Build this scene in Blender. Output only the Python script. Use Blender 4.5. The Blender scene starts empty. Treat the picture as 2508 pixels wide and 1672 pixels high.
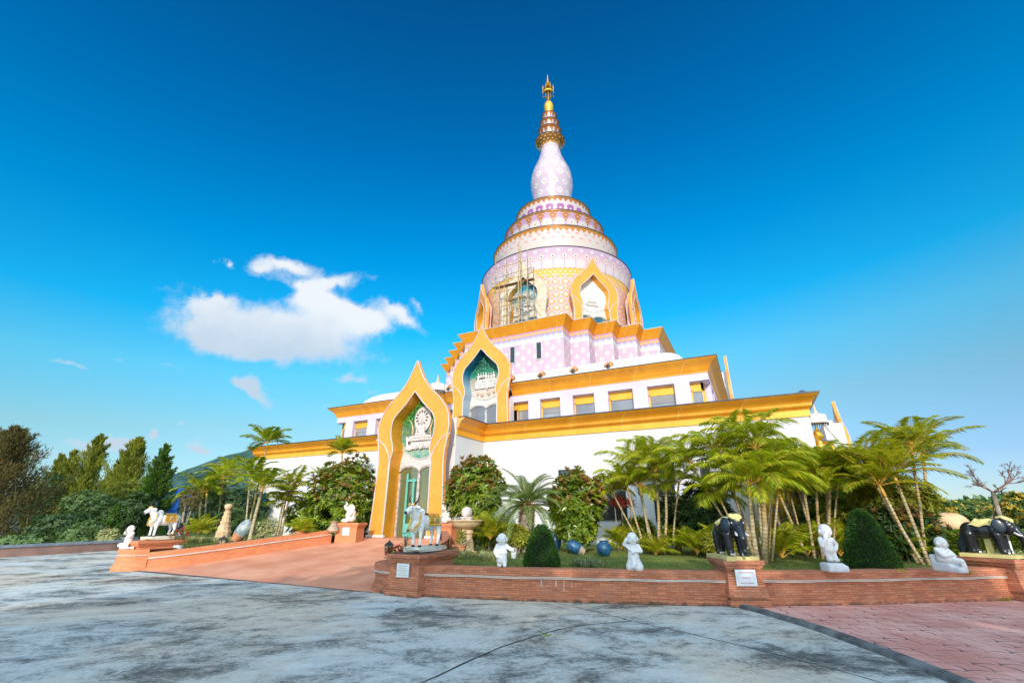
import bpy, math, random
from mathutils import Vector, Matrix, Euler, noise as mnoise
random.seed(7)
R=math.radians; PI=math.pi; TAU=2*PI
sc=bpy.context.scene; COL=sc.collection
# ---------------- camera (solved from the building's vanishing points) ----------------
FPX=1108.55; PITCH=.367; YAW=.4697; CH=1.6
FW=Vector((-math.sin(YAW)*math.cos(PITCH),math.cos(YAW)*math.cos(PITCH),math.sin(PITCH)))
RT=Vector((math.cos(YAW),math.sin(YAW),0)); UP=RT.cross(FW)
cd=bpy.data.cameras.new('camera'); cam=bpy.data.objects.new('camera',cd); COL.objects.link(cam)
cam.location=(0,0,CH); cam.rotation_euler=Matrix((RT,UP,-FW)).transposed().to_euler()
cd.sensor_width=36; cd.lens=FPX/2508*36; cd.clip_start=.1; cd.clip_end=6000
sc.camera=cam
def at(px,py,z=None,v=None,u=None):
    "world point seen at photo pixel (px,py) on the plane z=, y=v or x=u"
    d=FW+RT*((px-1254)/FPX)-UP*((py-836)/FPX)
    if z is not None: t=(z-CH)/d.z
    elif v is not None: t=v/d.y
    else: t=u/d.x
    return Vector((0,0,CH))+d*t
# ---------------- object helpers ----------------
ORG={}
def tag(o,label=None,cat=None,group=None,kind=None):
    if label: o['label']=label
    if cat: o['category']=cat
    if group: o['group']=group
    if kind: o['kind']=kind
    return o
def empty(name,loc,label=None,cat=None,group=None):
    o=bpy.data.objects.new(name,None); COL.objects.link(o); o.location=loc; o.empty_display_size=.1
    ORG[o.name]=Vector(loc); return tag(o,label,cat,group)
class MB:
    def __init__(s,M=None): s.v=[];s.f=[];s.uv=[];s.M=M
    def av(s,pts):
        i=len(s.v)
        if s.M is not None: s.v+= [tuple(s.M@Vector(p)) for p in pts]
        else: s.v+=[tuple(p) for p in pts]
        return i
    def face(s,pts,uv=None):
        i=s.av(pts); s.f.append(tuple(range(i,i+len(pts)))); s.uv.append(uv)
    def idx(s,ids,uv=None): s.f.append(tuple(ids)); s.uv.append(uv)
    def box(s,c,d,rz=0,taper=1.):
        x,y,z=d[0]/2,d[1]/2,d[2]/2; P=[]
        for k,(a,b,e) in enumerate([(-1,-1,-1),(1,-1,-1),(1,1,-1),(-1,1,-1),(-1,-1,1),(1,-1,1),(1,1,1),(-1,1,1)]):
            t=taper if e>0 else 1
            X,Y=a*x*t,b*y*t
            P.append((c[0]+X*math.cos(rz)-Y*math.sin(rz),c[1]+X*math.sin(rz)+Y*math.cos(rz),c[2]+e*z))
        i=s.av(P)
        # uv in metres
        fs=[(0,3,2,1),(4,5,6,7),(0,1,5,4),(1,2,6,5),(2,3,7,6),(3,0,4,7)]
        for q in fs:
            s.f.append(tuple(i+k for k in q))
            if q==(0,3,2,1) or q==(4,5,6,7): s.uv.append([(P[k][0],P[k][1]) for k in q])
            else:
                L=math.dist(P[q[0]][:2],P[q[1]][:2]); z0,z1=P[q[0]][2],P[q[2]][2]; h=.37*q[0]
                s.uv.append([(h,z0),(h+L,z0),(h+L,z1),(h,z1)])
    def lathe(s,prof,n=32,c=(0,0,0),a0=0,a1=TAU,vs=None):
        full=abs(a1-a0-TAU)<1e-6; m=n if full else n+1
        i0=s.av([(c[0]+r*math.cos(a0+(a1-a0)*j/n),c[1]+r*math.sin(a0+(a1-a0)*j/n),c[2]+z) for r,z in prof for j in range(m)])
        for k in range(len(prof)-1):
            va,vb=(vs[k],vs[k+1]) if vs else (prof[k][1],prof[k+1][1])
            for j in range(n):
                a=i0+k*m+j; b=i0+k*m+(j+1)%m; e=m
                s.f.append((a,b,b+e,a+e)); s.uv.append([(j/n,va),((j+1)/n,va),((j+1)/n,vb),(j/n,vb)])
    def tube(s,pts,r,n=8,cap=True):
        pts=[Vector(p) for p in pts]; N=len(pts)
        rs=r if isinstance(r,(list,tuple)) else [r]*N
        T=[(pts[min(i+1,N-1)]-pts[max(i-1,0)]).normalized() for i in range(N)]
        ref=Vector((0,0,1)) if abs(T[0].z)<.9 else Vector((1,0,0))
        A=(ref-T[0]*ref.dot(T[0])).normalized(); i0=len(s.v); L=0
        for i in range(N):
            A=(A-T[i]*A.dot(T[i])).normalized(); B=T[i].cross(A)
            s.av([pts[i]+(A*math.cos(TAU*j/n)+B*math.sin(TAU*j/n))*rs[i] for j in range(n)])
        for i in range(N-1):
            L2=L+(pts[i+1]-pts[i]).length
            for j in range(n):
                a=i0+i*n+j; b=i0+i*n+(j+1)%n
                s.f.append((a,b,b+n,a+n)); s.uv.append([(j/n,L),((j+1)/n,L),((j+1)/n,L2),(j/n,L2)])
            L=L2
        if cap:
            s.f.append(tuple(i0+j for j in range(n))[::-1]); s.uv.append(None)
            s.f.append(tuple(i0+(N-1)*n+j for j in range(n))); s.uv.append(None)
    def ell(s,c,r,n=14,m=9,E=None):
        Mx=E.to_matrix() if E else None; P=[]
        for k in range(m+1):
            a=PI*k/m
            for j in range(n):
                p=Vector((r[0]*math.sin(a)*math.cos(TAU*j/n),r[1]*math.sin(a)*math.sin(TAU*j/n),r[2]*math.cos(a)))
                if Mx: p=Mx@p
                P.append(Vector(c)+p)
        i=s.av(P)
        for k in range(m):
            for j in range(n):
                a=i+k*n+j;b=i+k*n+(j+1)%n
                s.f.append((a,a+n,b+n,b)); s.uv.append([(j/n,k/m),(j/n,(k+1)/m),((j+1)/n,(k+1)/m),((j+1)/n,k/m)])
    def cap(s,a,b,ra,rb,n=12):
        "tapered capsule"
        a,b=Vector(a),Vector(b); d=(b-a).normalized()
        pts=[a-d*ra*.95,a-d*ra*.7,a-d*ra*.3,a,b,b+d*rb*.3,b+d*rb*.7,b+d*rb*.95]; rs=[ra*.3,ra*.7,ra*.95,ra,rb,rb*.95,rb*.7,rb*.3]
        s.tube(pts,rs,n)
    def poly(s,pts2,y,flip=False,uvs=True):
        P=[(p[0],y,p[1]) for p in pts2]
        if flip: P=P[::-1]
        s.face(P,[(p[0],p[2]) for p in P])
    def build(s,name,mat,parent=None,smooth=False,label=None,cat=None,group=None,kind=None,loc=None):
        me=bpy.data.meshes.new(name)
        o_=Vector((0,0,0))
        if parent is not None: o_=ORG.get(parent.name,o_)
        elif loc is not None: o_=Vector(loc)
        vv=s.v if o_.length==0 else [(x-o_.x,y-o_.y,z-o_.z) for x,y,z in s.v]
        me.from_pydata(vv,[],s.f)
        if any(u is not None for u in s.uv):
            uvl=me.uv_layers.new(name='UVMap'); buf=[0.]*(2*len(me.loops)); k=0
            for f,u in zip(s.f,s.uv):
                if u is None: k+=2*len(f)
                else:
                    for q in u: buf[k]=q[0];buf[k+1]=q[1];k+=2
            uvl.data.foreach_set('uv',buf)
        if isinstance(mat,(list,tuple)):
            for m_ in mat: me.materials.append(m_)
        else: me.materials.append(mat)
        if smooth: me.polygons.foreach_set('use_smooth',[True]*len(me.polygons))
        me.update()
        o=bpy.data.objects.new(name,me); COL.objects.link(o); ORG[o.name]=o_
        if parent is not None: o.parent=parent
        elif loc is not None: o.location=o_
        return tag(o,label,cat,group,kind)
def remesh(o,vox,sm=3):
    m=o.modifiers.new('r','REMESH'); m.mode='VOXEL'; m.voxel_size=vox; m.use_smooth_shade=True
    if sm: 
        q=o.modifiers.new('s','SMOOTH'); q.iterations=sm; q.factor=.5
    dg=bpy.context.evaluated_depsgraph_get(); me=bpy.data.meshes.new_from_object(o.evaluated_get(dg))
    o.modifiers.clear(); old=o.data; o.data=me; bpy.data.meshes.remove(old)
    if not me.materials: pass
    return o
def kids(o): return [c for c in bpy.data.objects if c.parent==o]
def copy_tree(o,parent=None):
    ch=[c for c in o.children]
    c=o.copy(); COL.objects.link(c)
    if parent: c.parent=parent
    for k in ch: copy_tree(k,c)
    return c
def dup(o,loc,rz=0,label=None,scale=1):
    bpy.context.view_layer.update()
    c=copy_tree(o); c.location=loc; c.rotation_euler=(0,0,rz); c.scale=(scale,)*3
    if label: c['label']=label
    return c
# ---------------- node helpers ----------------
class NG:
    def __init__(s,name):
        s.m=bpy.data.materials.new(name); s.m.use_nodes=True; s.t=s.m.node_tree; s.t.nodes.clear()
        s.out=s.n('ShaderNodeOutputMaterial')
    def n(s,ty,**k):
        x=s.t.nodes.new(ty)
        for a,b in k.items(): setattr(x,a,b)
        return x
    def l(s,a,b): s.t.links.new(a,b)
    def put(s,sock,v):
        if isinstance(v,(int,float)): sock.default_value=v
        elif isinstance(v,(tuple,list)): sock.default_value=(*v,1) if len(sock.default_value)==4 and len(v)==3 else v
        else: s.l(v,sock)
    def ma(s,op,a,b=None,c=None,clamp=False):
        x=s.n('ShaderNodeMath',operation=op,use_clamp=clamp); s.put(x.inputs[0],a)
        if b is not None: s.put(x.inputs[1],b)
        if c is not None: s.put(x.inputs[2],c)
        return x.outputs[0]
    def mix(s,f,a,b,bt='MIX'):
        x=s.n('ShaderNodeMix',data_type='RGBA',blend_type=bt); s.put(x.inputs[0],f); s.put(x.inputs[6],a); s.put(x.inputs[7],b); return x.outputs[2]
    def co(s,kind='Object'): return s.n('ShaderNodeTexCoord').outputs[kind]
    def noise(s,vec,scale,detail=4,rough=.55,dist=0):
        x=s.n('ShaderNodeTexNoise'); s.l(vec,x.inputs['Vector']); x.inputs['Scale'].default_value=scale; x.inputs['Detail'].default_value=detail; x.inputs['Roughness'].default_value=rough; x.inputs['Distortion'].default_value=dist
        return x.outputs[0]
    def ss(s,x,a,b):
        y=s.n('ShaderNodeMapRange',interpolation_type='SMOOTHSTEP'); s.put(y.inputs[0],x); s.put(y.inputs[1],a); s.put(y.inputs[2],b); return y.outputs[0]
    def ramp(s,f,stops,const=False):
        x=s.n('ShaderNodeValToRGB'); s.l(f,x.inputs[0]); e=x.color_ramp.elements
        if const: x.color_ramp.interpolation='CONSTANT'
        while len(e)<len(stops): e.new(.5)
        for q,(p,c) in zip(e,stops): q.position=p; q.color=(*c,1)
        return x.outputs[0]
    def map(s,vec,sc=(1,1,1),loc=(0,0,0),rot=(0,0,0)):
        x=s.n('ShaderNodeMapping'); s.l(vec,x.inputs[0]); x.inputs['Scale'].default_value=sc; x.inputs['Location'].default_value=loc; x.inputs['Rotation'].default_value=rot; return x.outputs[0]
    def xyz(s,vec):
        x=s.n('ShaderNodeSeparateXYZ'); s.l(vec,x.inputs[0]); return x.outputs
    def comb(s,a,b,c=0):
        x=s.n('ShaderNodeCombineXYZ'); s.put(x.inputs[0],a); s.put(x.inputs[1],b); s.put(x.inputs[2],c); return x.outputs[0]
    def bsdf(s,col,rough=.6,metal=0,bump=None,bs=.3,bd=.01,spec=.5,coat=0):
        b=s.n('ShaderNodeBsdfPrincipled'); s.put(b.inputs['Base Color'],col); s.put(b.inputs['Roughness'],rough); s.put(b.inputs['Metallic'],metal)
        b.inputs['Specular IOR Level'].default_value=spec; b.inputs['Coat Weight'].default_value=coat
        if bump is not None:
            p=s.n('ShaderNodeBump'); p.inputs['Strength'].default_value=bs; p.inputs['Distance'].default_value=bd; s.l(bump,p.inputs['Height']); s.l(p.outputs[0],b.inputs['Normal'])
        s.l(b.outputs[0],s.out.inputs[0]); return s.m
def sh(c,k): return tuple(min(1,x*k) for x in c)
def plain(name,c,rough=.6,metal=0,var=.18,scale=3,bs=.15,bd=.01,c2=None,spec=.5,coat=0,fine=30):
    g=NG(name); o=g.co(); n1=g.noise(o,scale,5); n2=g.noise(o,fine,3)
    col=g.mix(g.ss(n1,.3,.7),sh(c,1-var),c2 or sh(c,1+var))
    return g.bsdf(col,rough,metal,n2,bs,bd,spec,coat)
def leafmat(name,cols,trans=.35,rough=.45,spec=.4):
    g=NG(name); r=g.n('ShaderNodeNewGeometry').outputs['Random Per Island']
    n_=len(cols); col=g.ramp(r,[(i/(n_-1),c) for i,c in enumerate(cols)])
    nz=g.noise(g.co(),1.3,3); col=g.mix(g.ss(nz,.35,.7),g.mix(1,col,(.7,.75,.7),'MULTIPLY'),col)
    b=g.n('ShaderNodeBsdfPrincipled'); g.l(col,b.inputs['Base Color']); b.inputs['Roughness'].default_value=rough; b.inputs['Specular IOR Level'].default_value=spec
    t=g.n('ShaderNodeBsdfTranslucent'); g.l(g.mix(1,col,(1.0,1.0,.6),'MULTIPLY'),t.inputs[0])
    m=g.n('ShaderNodeMixShader'); m.inputs[0].default_value=trans; g.l(b.outputs[0],m.inputs[1]); g.l(t.outputs[0],m.inputs[2]); g.l(m.outputs[0],g.out.inputs[0])
    return g.m
# ---------------- materials ----------------
M={}
M['white']=plain('white_plaster',(.62,.61,.60),.75,0,.035,1.2,.05,fine=12,c2=(.66,.65,.64))
def whitewall():
    g=NG('weathered_white_plaster'); o=g.co(); q=g.map(o,(2.2,2.2,.10)); st=g.noise(q,1.6,6,.7); n=g.noise(o,.5,5); f=g.noise(o,14,4)
    z=g.xyz(o)[2]; col=g.mix(g.ss(n,.35,.65),(.575,.565,.55),(.61,.60,.585))
    col=g.mix(g.ma('MULTIPLY',g.ss(st,.52,.75),.16),col,(.36,.35,.33))
    low=g.ss(g.ma('ADD',z,g.ma('MULTIPLY',n,1.2)),1.9,.9); col=g.mix(g.ma('MULTIPLY',low,.3),col,(.38,.36,.31))
    return g.bsdf(col,.8,0,f,.12,.01)
M['white']=whitewall()
M['fin']=plain('shaded_white_plaster',(.72,.74,.75),.7,0,.05,2)
M['lilac']=plain('lilac_paint',(.51,.44,.54),.7,0,.07,.7,.04)
M['gold']=plain('gold_paint',(.66,.27,.012),.38,.25,.09,1.6,.06,c2=(.74,.33,.02),fine=4)
M['goldband']=plain('gold_fascia_paint',(.74,.35,.018),.4,.15,.08,.8,.05,c2=(.78,.40,.03),fine=4)
def goldm(name,c1,c2,rough,metal,seam=2.35):
    g=NG(name); o=g.co(); uv=g.xyz(g.co('UV')); n=g.noise(o,1.3,5); st=g.noise(g.map(o,(2.5,2.5,.35)),1.8,5,.7); f=g.noise(o,9,5)
    col=g.mix(g.ss(n,.3,.7),c1,c2); col=g.mix(g.ma('MULTIPLY',g.ss(st,.5,.72),.28),col,sh(c1,.55)); col=g.mix(g.ma('MULTIPLY',g.ss(f,.6,.75),.25),col,(.85,.5,.12))
    l=g.ma('LESS_THAN',g.ma('FRACT',g.ma('MULTIPLY',uv[0],1/seam)),.009); col=g.mix(g.ma('MULTIPLY',l,.6),col,(.95,.62,.25))
    return g.bsdf(col,g.ma('ADD',rough-.08,g.ma('MULTIPLY',n,.2)),metal,f,.12,.01)
M['gold']=goldm('gold_cornice_paint',(.68,.255,.010),(.76,.32,.018),.38,.25); M['goldband']=goldm('gold_fascia_band_paint',(.74,.33,.014),(.80,.39,.028),.42,.15,1.9)
M['jamb']=plain('gold_jamb_paint',(.72,.32,.02),.28,.35,.12,1.5,.06,fine=5)
def frame_mat():
    g=NG('orange_gold_frame'); o=g.co(); n1=g.noise(o,1.3,4); w=g.n('ShaderNodeTexVoronoi',feature='DISTANCE_TO_EDGE'); 
    g.l(g.map(o,(1,1,1)),w.inputs['Vector']); w.inputs['Scale'].default_value=3.2
    n2=g.noise(o,9,6,.7,1.5); st=g.ma('MULTIPLY',g.ss(n2,.53,.60),g.ss(n1,.42,.56))
    col=g.mix(g.ss(n1,.3,.7),(.80,.265,.022),(.84,.32,.045)); col=g.mix(g.ma('MULTIPLY',st,.75),col,(.72,.15,.005))
    return g.bsdf(col,.5,.05,n2,.08,.01)
M['frame']=frame_mat()
M['beige']=plain('primed_beige_plaster',(.60,.46,.32),.8,0,.12,2,.3,c2=(.68,.56,.42))
M['trim']=plain('pale_edge_trim',(.55,.50,.50),.4,.2,.1)
M['dark']=plain('dark_roof_flashing',(.035,.04,.045),.45,0,.5,4)
M['grey_edge']=plain('pale_grey_flashing',(.5,.52,.53),.4,.3,.1)
M['stucco']=plain('carved_stucco',(.56,.50,.46),.8,0,.25,14,.8,.02,c2=(.68,.62,.57),fine=40)
M['statue']=plain('white_statue_paint',(.74,.73,.71),.45,0,.08,6,.2,.004,fine=60)
M['cream_statue']=plain('cream_painted_stone',(.78,.70,.62),.6,0,.08,6,.3,.005,fine=50)
M['bull']=plain('white_enamel_paint',(.80,.79,.76),.3,0,.04,4,.1,.003)
M['black']=plain('black_gloss_paint',(.012,.014,.018),.22,0,.3,5,.1,.003)
M['blueblack']=plain('blue_black_paint',(.010,.022,.035),.3,0,.4,4,.2,.004)
M['horn']=plain('dark_horn_paint',(.015,.014,.03),.25)
M['brightgold']=plain('bright_gold_leaf',(.85,.48,.06),.25,.75,.15,20,.6,.006,fine=60)
M['yellow']=plain('faded_yellow_paint',(.62,.52,.20),.7,0,.12,5)
M['rock']=plain('pale_green_rock_paint',(.60,.64,.56),.7,0,.1,5,.4,.01,c2=(.68,.66,.50))
M['creamrock']=plain('cream_rock_paint',(.70,.64,.48),.7,0,.1,5,.4,.01)
M['pale']=plain('pale_plaster_base',(.62,.64,.66),.7,0,.08,6,.4,.008)
M['sand']=plain('golden_sandstone',(.58,.38,.20),.75,0,.15,5,.4,.01,c2=(.66,.47,.28))
M['ball']=plain('polished_marble_ball',(.55,.42,.38),.2,0,.25,6,c2=(.75,.66,.62))
M['terra']=plain('terracotta_clay',(.50,.20,.09),.75,0,.2,5)
M['bigjar']=plain('orange_clay_jar',(.62,.37,.19),.75,0,.1,3,c2=(.72,.48,.27))
M['bluejar']=plain('blue_glazed_clay',(.012,.06,.14),.4,0,.3,5,.2,c2=(.02,.11,.22))
M['urn']=plain('grey_brown_clay',(.36,.27,.19),.8,0,.2,6)
M['lampm']=plain('dark_lantern_metal',(.05,.045,.045),.45,.4,.3,9)
M['lampg']=plain('lantern_glass',(.42,.33,.20),.2,0,.2,9)
M['rope']=plain('pale_light_tube',(.68,.60,.52),.4,0,.1)
M['plaque']=plain('white_marble_plaque',(.70,.72,.74),.35,0,.05,5)
M['plaquetxt']=plain('faded_gold_lettering',(.50,.42,.25),.6)
M['plaquered']=plain('faded_red_lettering',(.50,.20,.20),.6)
M['bamboo']=plain('bamboo_pole',(.32,.21,.085),.6,0,.3,4,c2=(.46,.33,.15))
M['plank']=plain('weathered_plank',(.20,.11,.06),.8,0,.3,6)
M['bark']=plain('grey_brown_bark',(.20,.16,.11),.9,0,.35,7,.8,.02,c2=(.34,.29,.22))
M['whitebark']=plain('whitewashed_trunk',(.62,.60,.58),.8)
def trunkm():
    g=NG('ringed_palm_trunk'); o=g.co(); v=g.xyz(g.co('UV'))[1]; n=g.noise(o,8,5); w=g.noise(o,2,3)
    col=g.mix(g.ss(n,.35,.65),(.30,.22,.11),(.50,.40,.23)); col=g.mix(g.ss(w,.5,.65),col,(.42,.28,.10))
    r=g.ma('FRACT',g.ma('MULTIPLY',g.ma('ADD',v,g.ma('MULTIPLY',w,.04)),11)); ring=g.ss(g.ma('ABSOLUTE',g.ma('SUBTRACT',r,.5)),.38,.46); col=g.mix(g.ma('MULTIPLY',ring,.75),col,(.13,.10,.06))
    return g.bsdf(col,.8,0,g.ma('SUBTRACT',n,ring),.8,.01)
M['trunk']=trunkm()
M['shaft']=plain('orange_crownshaft',(.62,.32,.04),.5,0,.25,5,c2=(.75,.45,.08))
M['fiber']=plain('rusty_date_fiber',(.33,.12,.03),.9,0,.5,14,1,.03,c2=(.50,.22,.06))
M['silver']=plain('bright_galvanised_metal',(.72,.74,.76),.25,.9,.05)
M['coping']=plain('grey_blue_coping',(.22,.26,.30),.7,0,.15)
M['tarp']=plain('blue_tarpaulin',(.01,.12,.55),.45,0,.25,2,.6,.03)
M['teal']=plain('teal_painted_wood',(.10,.38,.31),.5,0,.1)
M['metalplq']=plain('bronze_plaque',(.30,.17,.14),.4,.5,.2)
M['trimdark']=plain('weathered_silver_frame',(.42,.38,.34),.4,.3,.3,8,c2=(.6,.56,.52))
def glass(name,c,rough=.04):
    g=NG(name); o=g.co(); n=g.noise(o,.8,3); return g.bsdf(g.mix(n,sh(c,.7),sh(c,1.3)),rough,0,g.noise(o,.7,2),.02,.05,.8)
def winglass():
    g=NG('varied_window_glass'); r=g.n('ShaderNodeObjectInfo').outputs['Random']; o=g.co(); n=g.noise(o,.6,4)
    col=g.mix(r,(.07,.07,.075),(.20,.20,.21)); col=g.mix(g.ss(n,.4,.65),col,g.mix(1,col,(1.5,1.5,1.45),'MULTIPLY')); return g.bsdf(col,.06,0,g.noise(o,.7,2),.03,.05,.8)
M['glass']=winglass(); M['tglass']=glass('teal_window_glass',(.02,.09,.11)); M['dglass']=glass('dark_window_glass',(.025,.03,.025)); M['gglass']=glass('green_door_glass',(.10,.11,.045))
def brick(name,c1,c2,mort,bump=.6,fade=.3,dirt=True):
    g=NG(name); uv=g.co('UV'); b=g.n('ShaderNodeTexBrick'); g.l(uv,b.inputs['Vector'])
    b.inputs['Color1'].default_value=(*c1,1); b.inputs['Color2'].default_value=(*c2,1); b.inputs['Mortar'].default_value=(*mort,1)
    b.inputs['Scale'].default_value=1; b.inputs['Brick Width'].default_value=.17; b.inputs['Row Height'].default_value=.043; b.inputs['Mortar Size'].default_value=.0035; b.inputs['Mortar Smooth'].default_value=.3; b.inputs['Bias'].default_value=-.1
    o=g.co(); n=g.noise(o,2.5,6,.65); n2=g.noise(o,18,4)
    col=g.mix(g.ma('MULTIPLY',g.ss(n,.45,.72),fade),b.outputs[0],(.52,.27,.17)); col=g.mix(g.ma('MULTIPLY',g.ss(n2,.5,.75),.35),col,sh(c2,.6))
    if dirt:
        z=g.xyz(uv)[1]; d=g.ma('MULTIPLY',g.ss(g.ma('ADD',z,g.ma('MULTIPLY',g.noise(o,6,4),.22)),.17,.09),.85); col=g.mix(d,col,(.03,.028,.025))
    h=g.ma('SUBTRACT',g.ma('MULTIPLY',n2,.4),b.outputs[1])
    return g.bsdf(col,.85,0,h,bump,.01)
M['brick']=brick('red_brick',(.58,.21,.10),(.38,.12,.06),(.17,.10,.075))
M['salmon_brick']=brick('orange_washed_brick',(.66,.24,.10),(.55,.18,.07),(.50,.20,.10),.4,.15,False)
def cells(g,x,y,stag=True):
    row=g.ma('FLOOR',y); xx=g.ma('ADD',x,g.ma('MULTIPLY',g.ma('MODULO',g.ma('ADD',row,100),2),.5)) if stag else x
    return g.ma('SUBTRACT',g.ma('FRACT',xx),.5),g.ma('SUBTRACT',g.ma('FRACT',y),.5)
def drop(g,fx,fy,ax=1.,ay=1.,point=2.4,cy=0.):
    if cy: fy=g.ma('SUBTRACT',fy,cy)
    w=g.ma('ADD',1,g.ma('MULTIPLY',g.ma('MAXIMUM',fy,0),point))
    X=g.ma('MULTIPLY',g.ma('MULTIPLY',fx,w),ax); Y=g.ma('MULTIPLY',fy,ay)
    return g.ma('SQRT',g.ma('ADD',g.ma('MULTIPLY',X,X),g.ma('MULTIPLY',Y,Y)))
def DIM(g,c): return g.mix(1,c,(.715,.665,.655),'MULTIPLY')
LIL=(.56,.42,.62); LILP=(.66,.54,.68); WH=(.78,.74,.74); PINK=(.70,.42,.48); ORG=dict(ORG)
GOLDC=(.84,.43,.04)
def tri(g,x,n,amp):
    "triangle wave 0..amp"
    f=g.ma('FRACT',g.ma('MULTIPLY',x,n)); return g.ma('MULTIPLY',g.ma('ABSOLUTE',g.ma('SUBTRACT',f,.5)),2*amp)
def drum_mat():
    g=NG('drum_painted_drops'); uv=g.xyz(g.co('UV')); u,z=uv[0],uv[1]
    fx,fy=cells(g,g.ma('MULTIPLY',u,52),g.ma('MULTIPLY',z,1/.56))
    d=drop(g,fx,fy,1,.85)
    base=g.mix(g.ss(g.ma('ABSOLUTE',fx),.25,.42),(.62,.50,.62),(.76,.53,.48))
    ring=g.ramp(d,[(0,(.62,.48,.52)),(.05,WH),(.085,(.62,.55,.50)),(.12,WH),(.22,(.82,.80,.62)),(.26,(.88,.36,.06)),(.36,(.88,.36,.06)),(.40,(.80,.50,.36)),(.46,(.70,.52,.56))],False)
    col=g.mix(g.ss(d,.40,.46),ring,base)
    # gold zigzag frieze under the lilac band
    t=tri(g,u,52,.55); edge=g.ma('ADD',18.95,t)
    gold=g.ss(z,edge,g.ma('ADD',edge,.03))
    fx2,fy2=cells(g,g.ma('MULTIPLY',u,104),g.ma('MULTIPLY',z,1/.26)); d2=drop(g,fx2,fy2,1,1,0)
    gc=g.mix(g.ss(d2,.2,.26),(.82,.78,.62),(.85,.52,.08))
    col=g.mix(gold,col,gc)
    return g.bsdf(DIM(g,col),.55,0,spec=.3)
def lilac_band_mat():
    g=NG('lilac_frieze_paint'); uv=g.xyz(g.co('UV')); u,z=uv[0],uv[1]
    col=g.mix(g.ss(z,20.3,21.4),(.72,.66,.68),(.60,.45,.61))
    # lotus petals at the foot
    fx,fy=cells(g,g.ma('MULTIPLY',u,46),g.ma('MULTIPLY',g.ma('SUBTRACT',z,19.9),1/.9),False)
    low=g.ss(z,20.75,20.7); pd=g.ma('ABSOLUTE',fx); col=g.mix(g.ma('MULTIPLY',low,g.ss(pd,.44,.47)),col,(.50,.44,.55))
    d0=drop(g,fx,fy,.9,1.1,1); col=g.mix(g.ma('MULTIPLY',g.ma('MULTIPLY',low,g.ss(d0,.32,.28)),.5),col,(.78,.68,.70))
    fx,fy=cells(g,g.ma('ADD',g.ma('MULTIPLY',u,46),.5),g.ma('MULTIPLY',g.ma('SUBTRACT',z,20.55),1/.75),False)
    d=drop(g,fx,fy,1.1,.85,1.2); inb=g.ma('MULTIPLY',g.ss(z,20.55,20.56),g.ss(z,21.3,21.29))
    dr=g.ramp(d,[(0,(.05,.05,.18)),(.06,(.05,.05,.18)),(.09,WH),(.2,WH),(.24,(.82,.45,.40)),(.33,(.80,.48,.46)),(.37,(.60,.45,.61))])
    col=g.mix(g.ma('MULTIPLY',inb,g.ss(d,.37,.34)),col,dr)
    fx,fy=cells(g,g.ma('MULTIPLY',u,46),g.ma('MULTIPLY',g.ma('SUBTRACT',z,21.15),1/.45),False)
    d=drop(g,fx,fy,1.4,.8,0); col=g.mix(g.ma('MULTIPLY',g.ss(z,21.15,21.16),g.ss(d,.26,.2)),col,(.74,.68,.78))
    return g.bsdf(DIM(g,col),.55,0,spec=.3)
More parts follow.
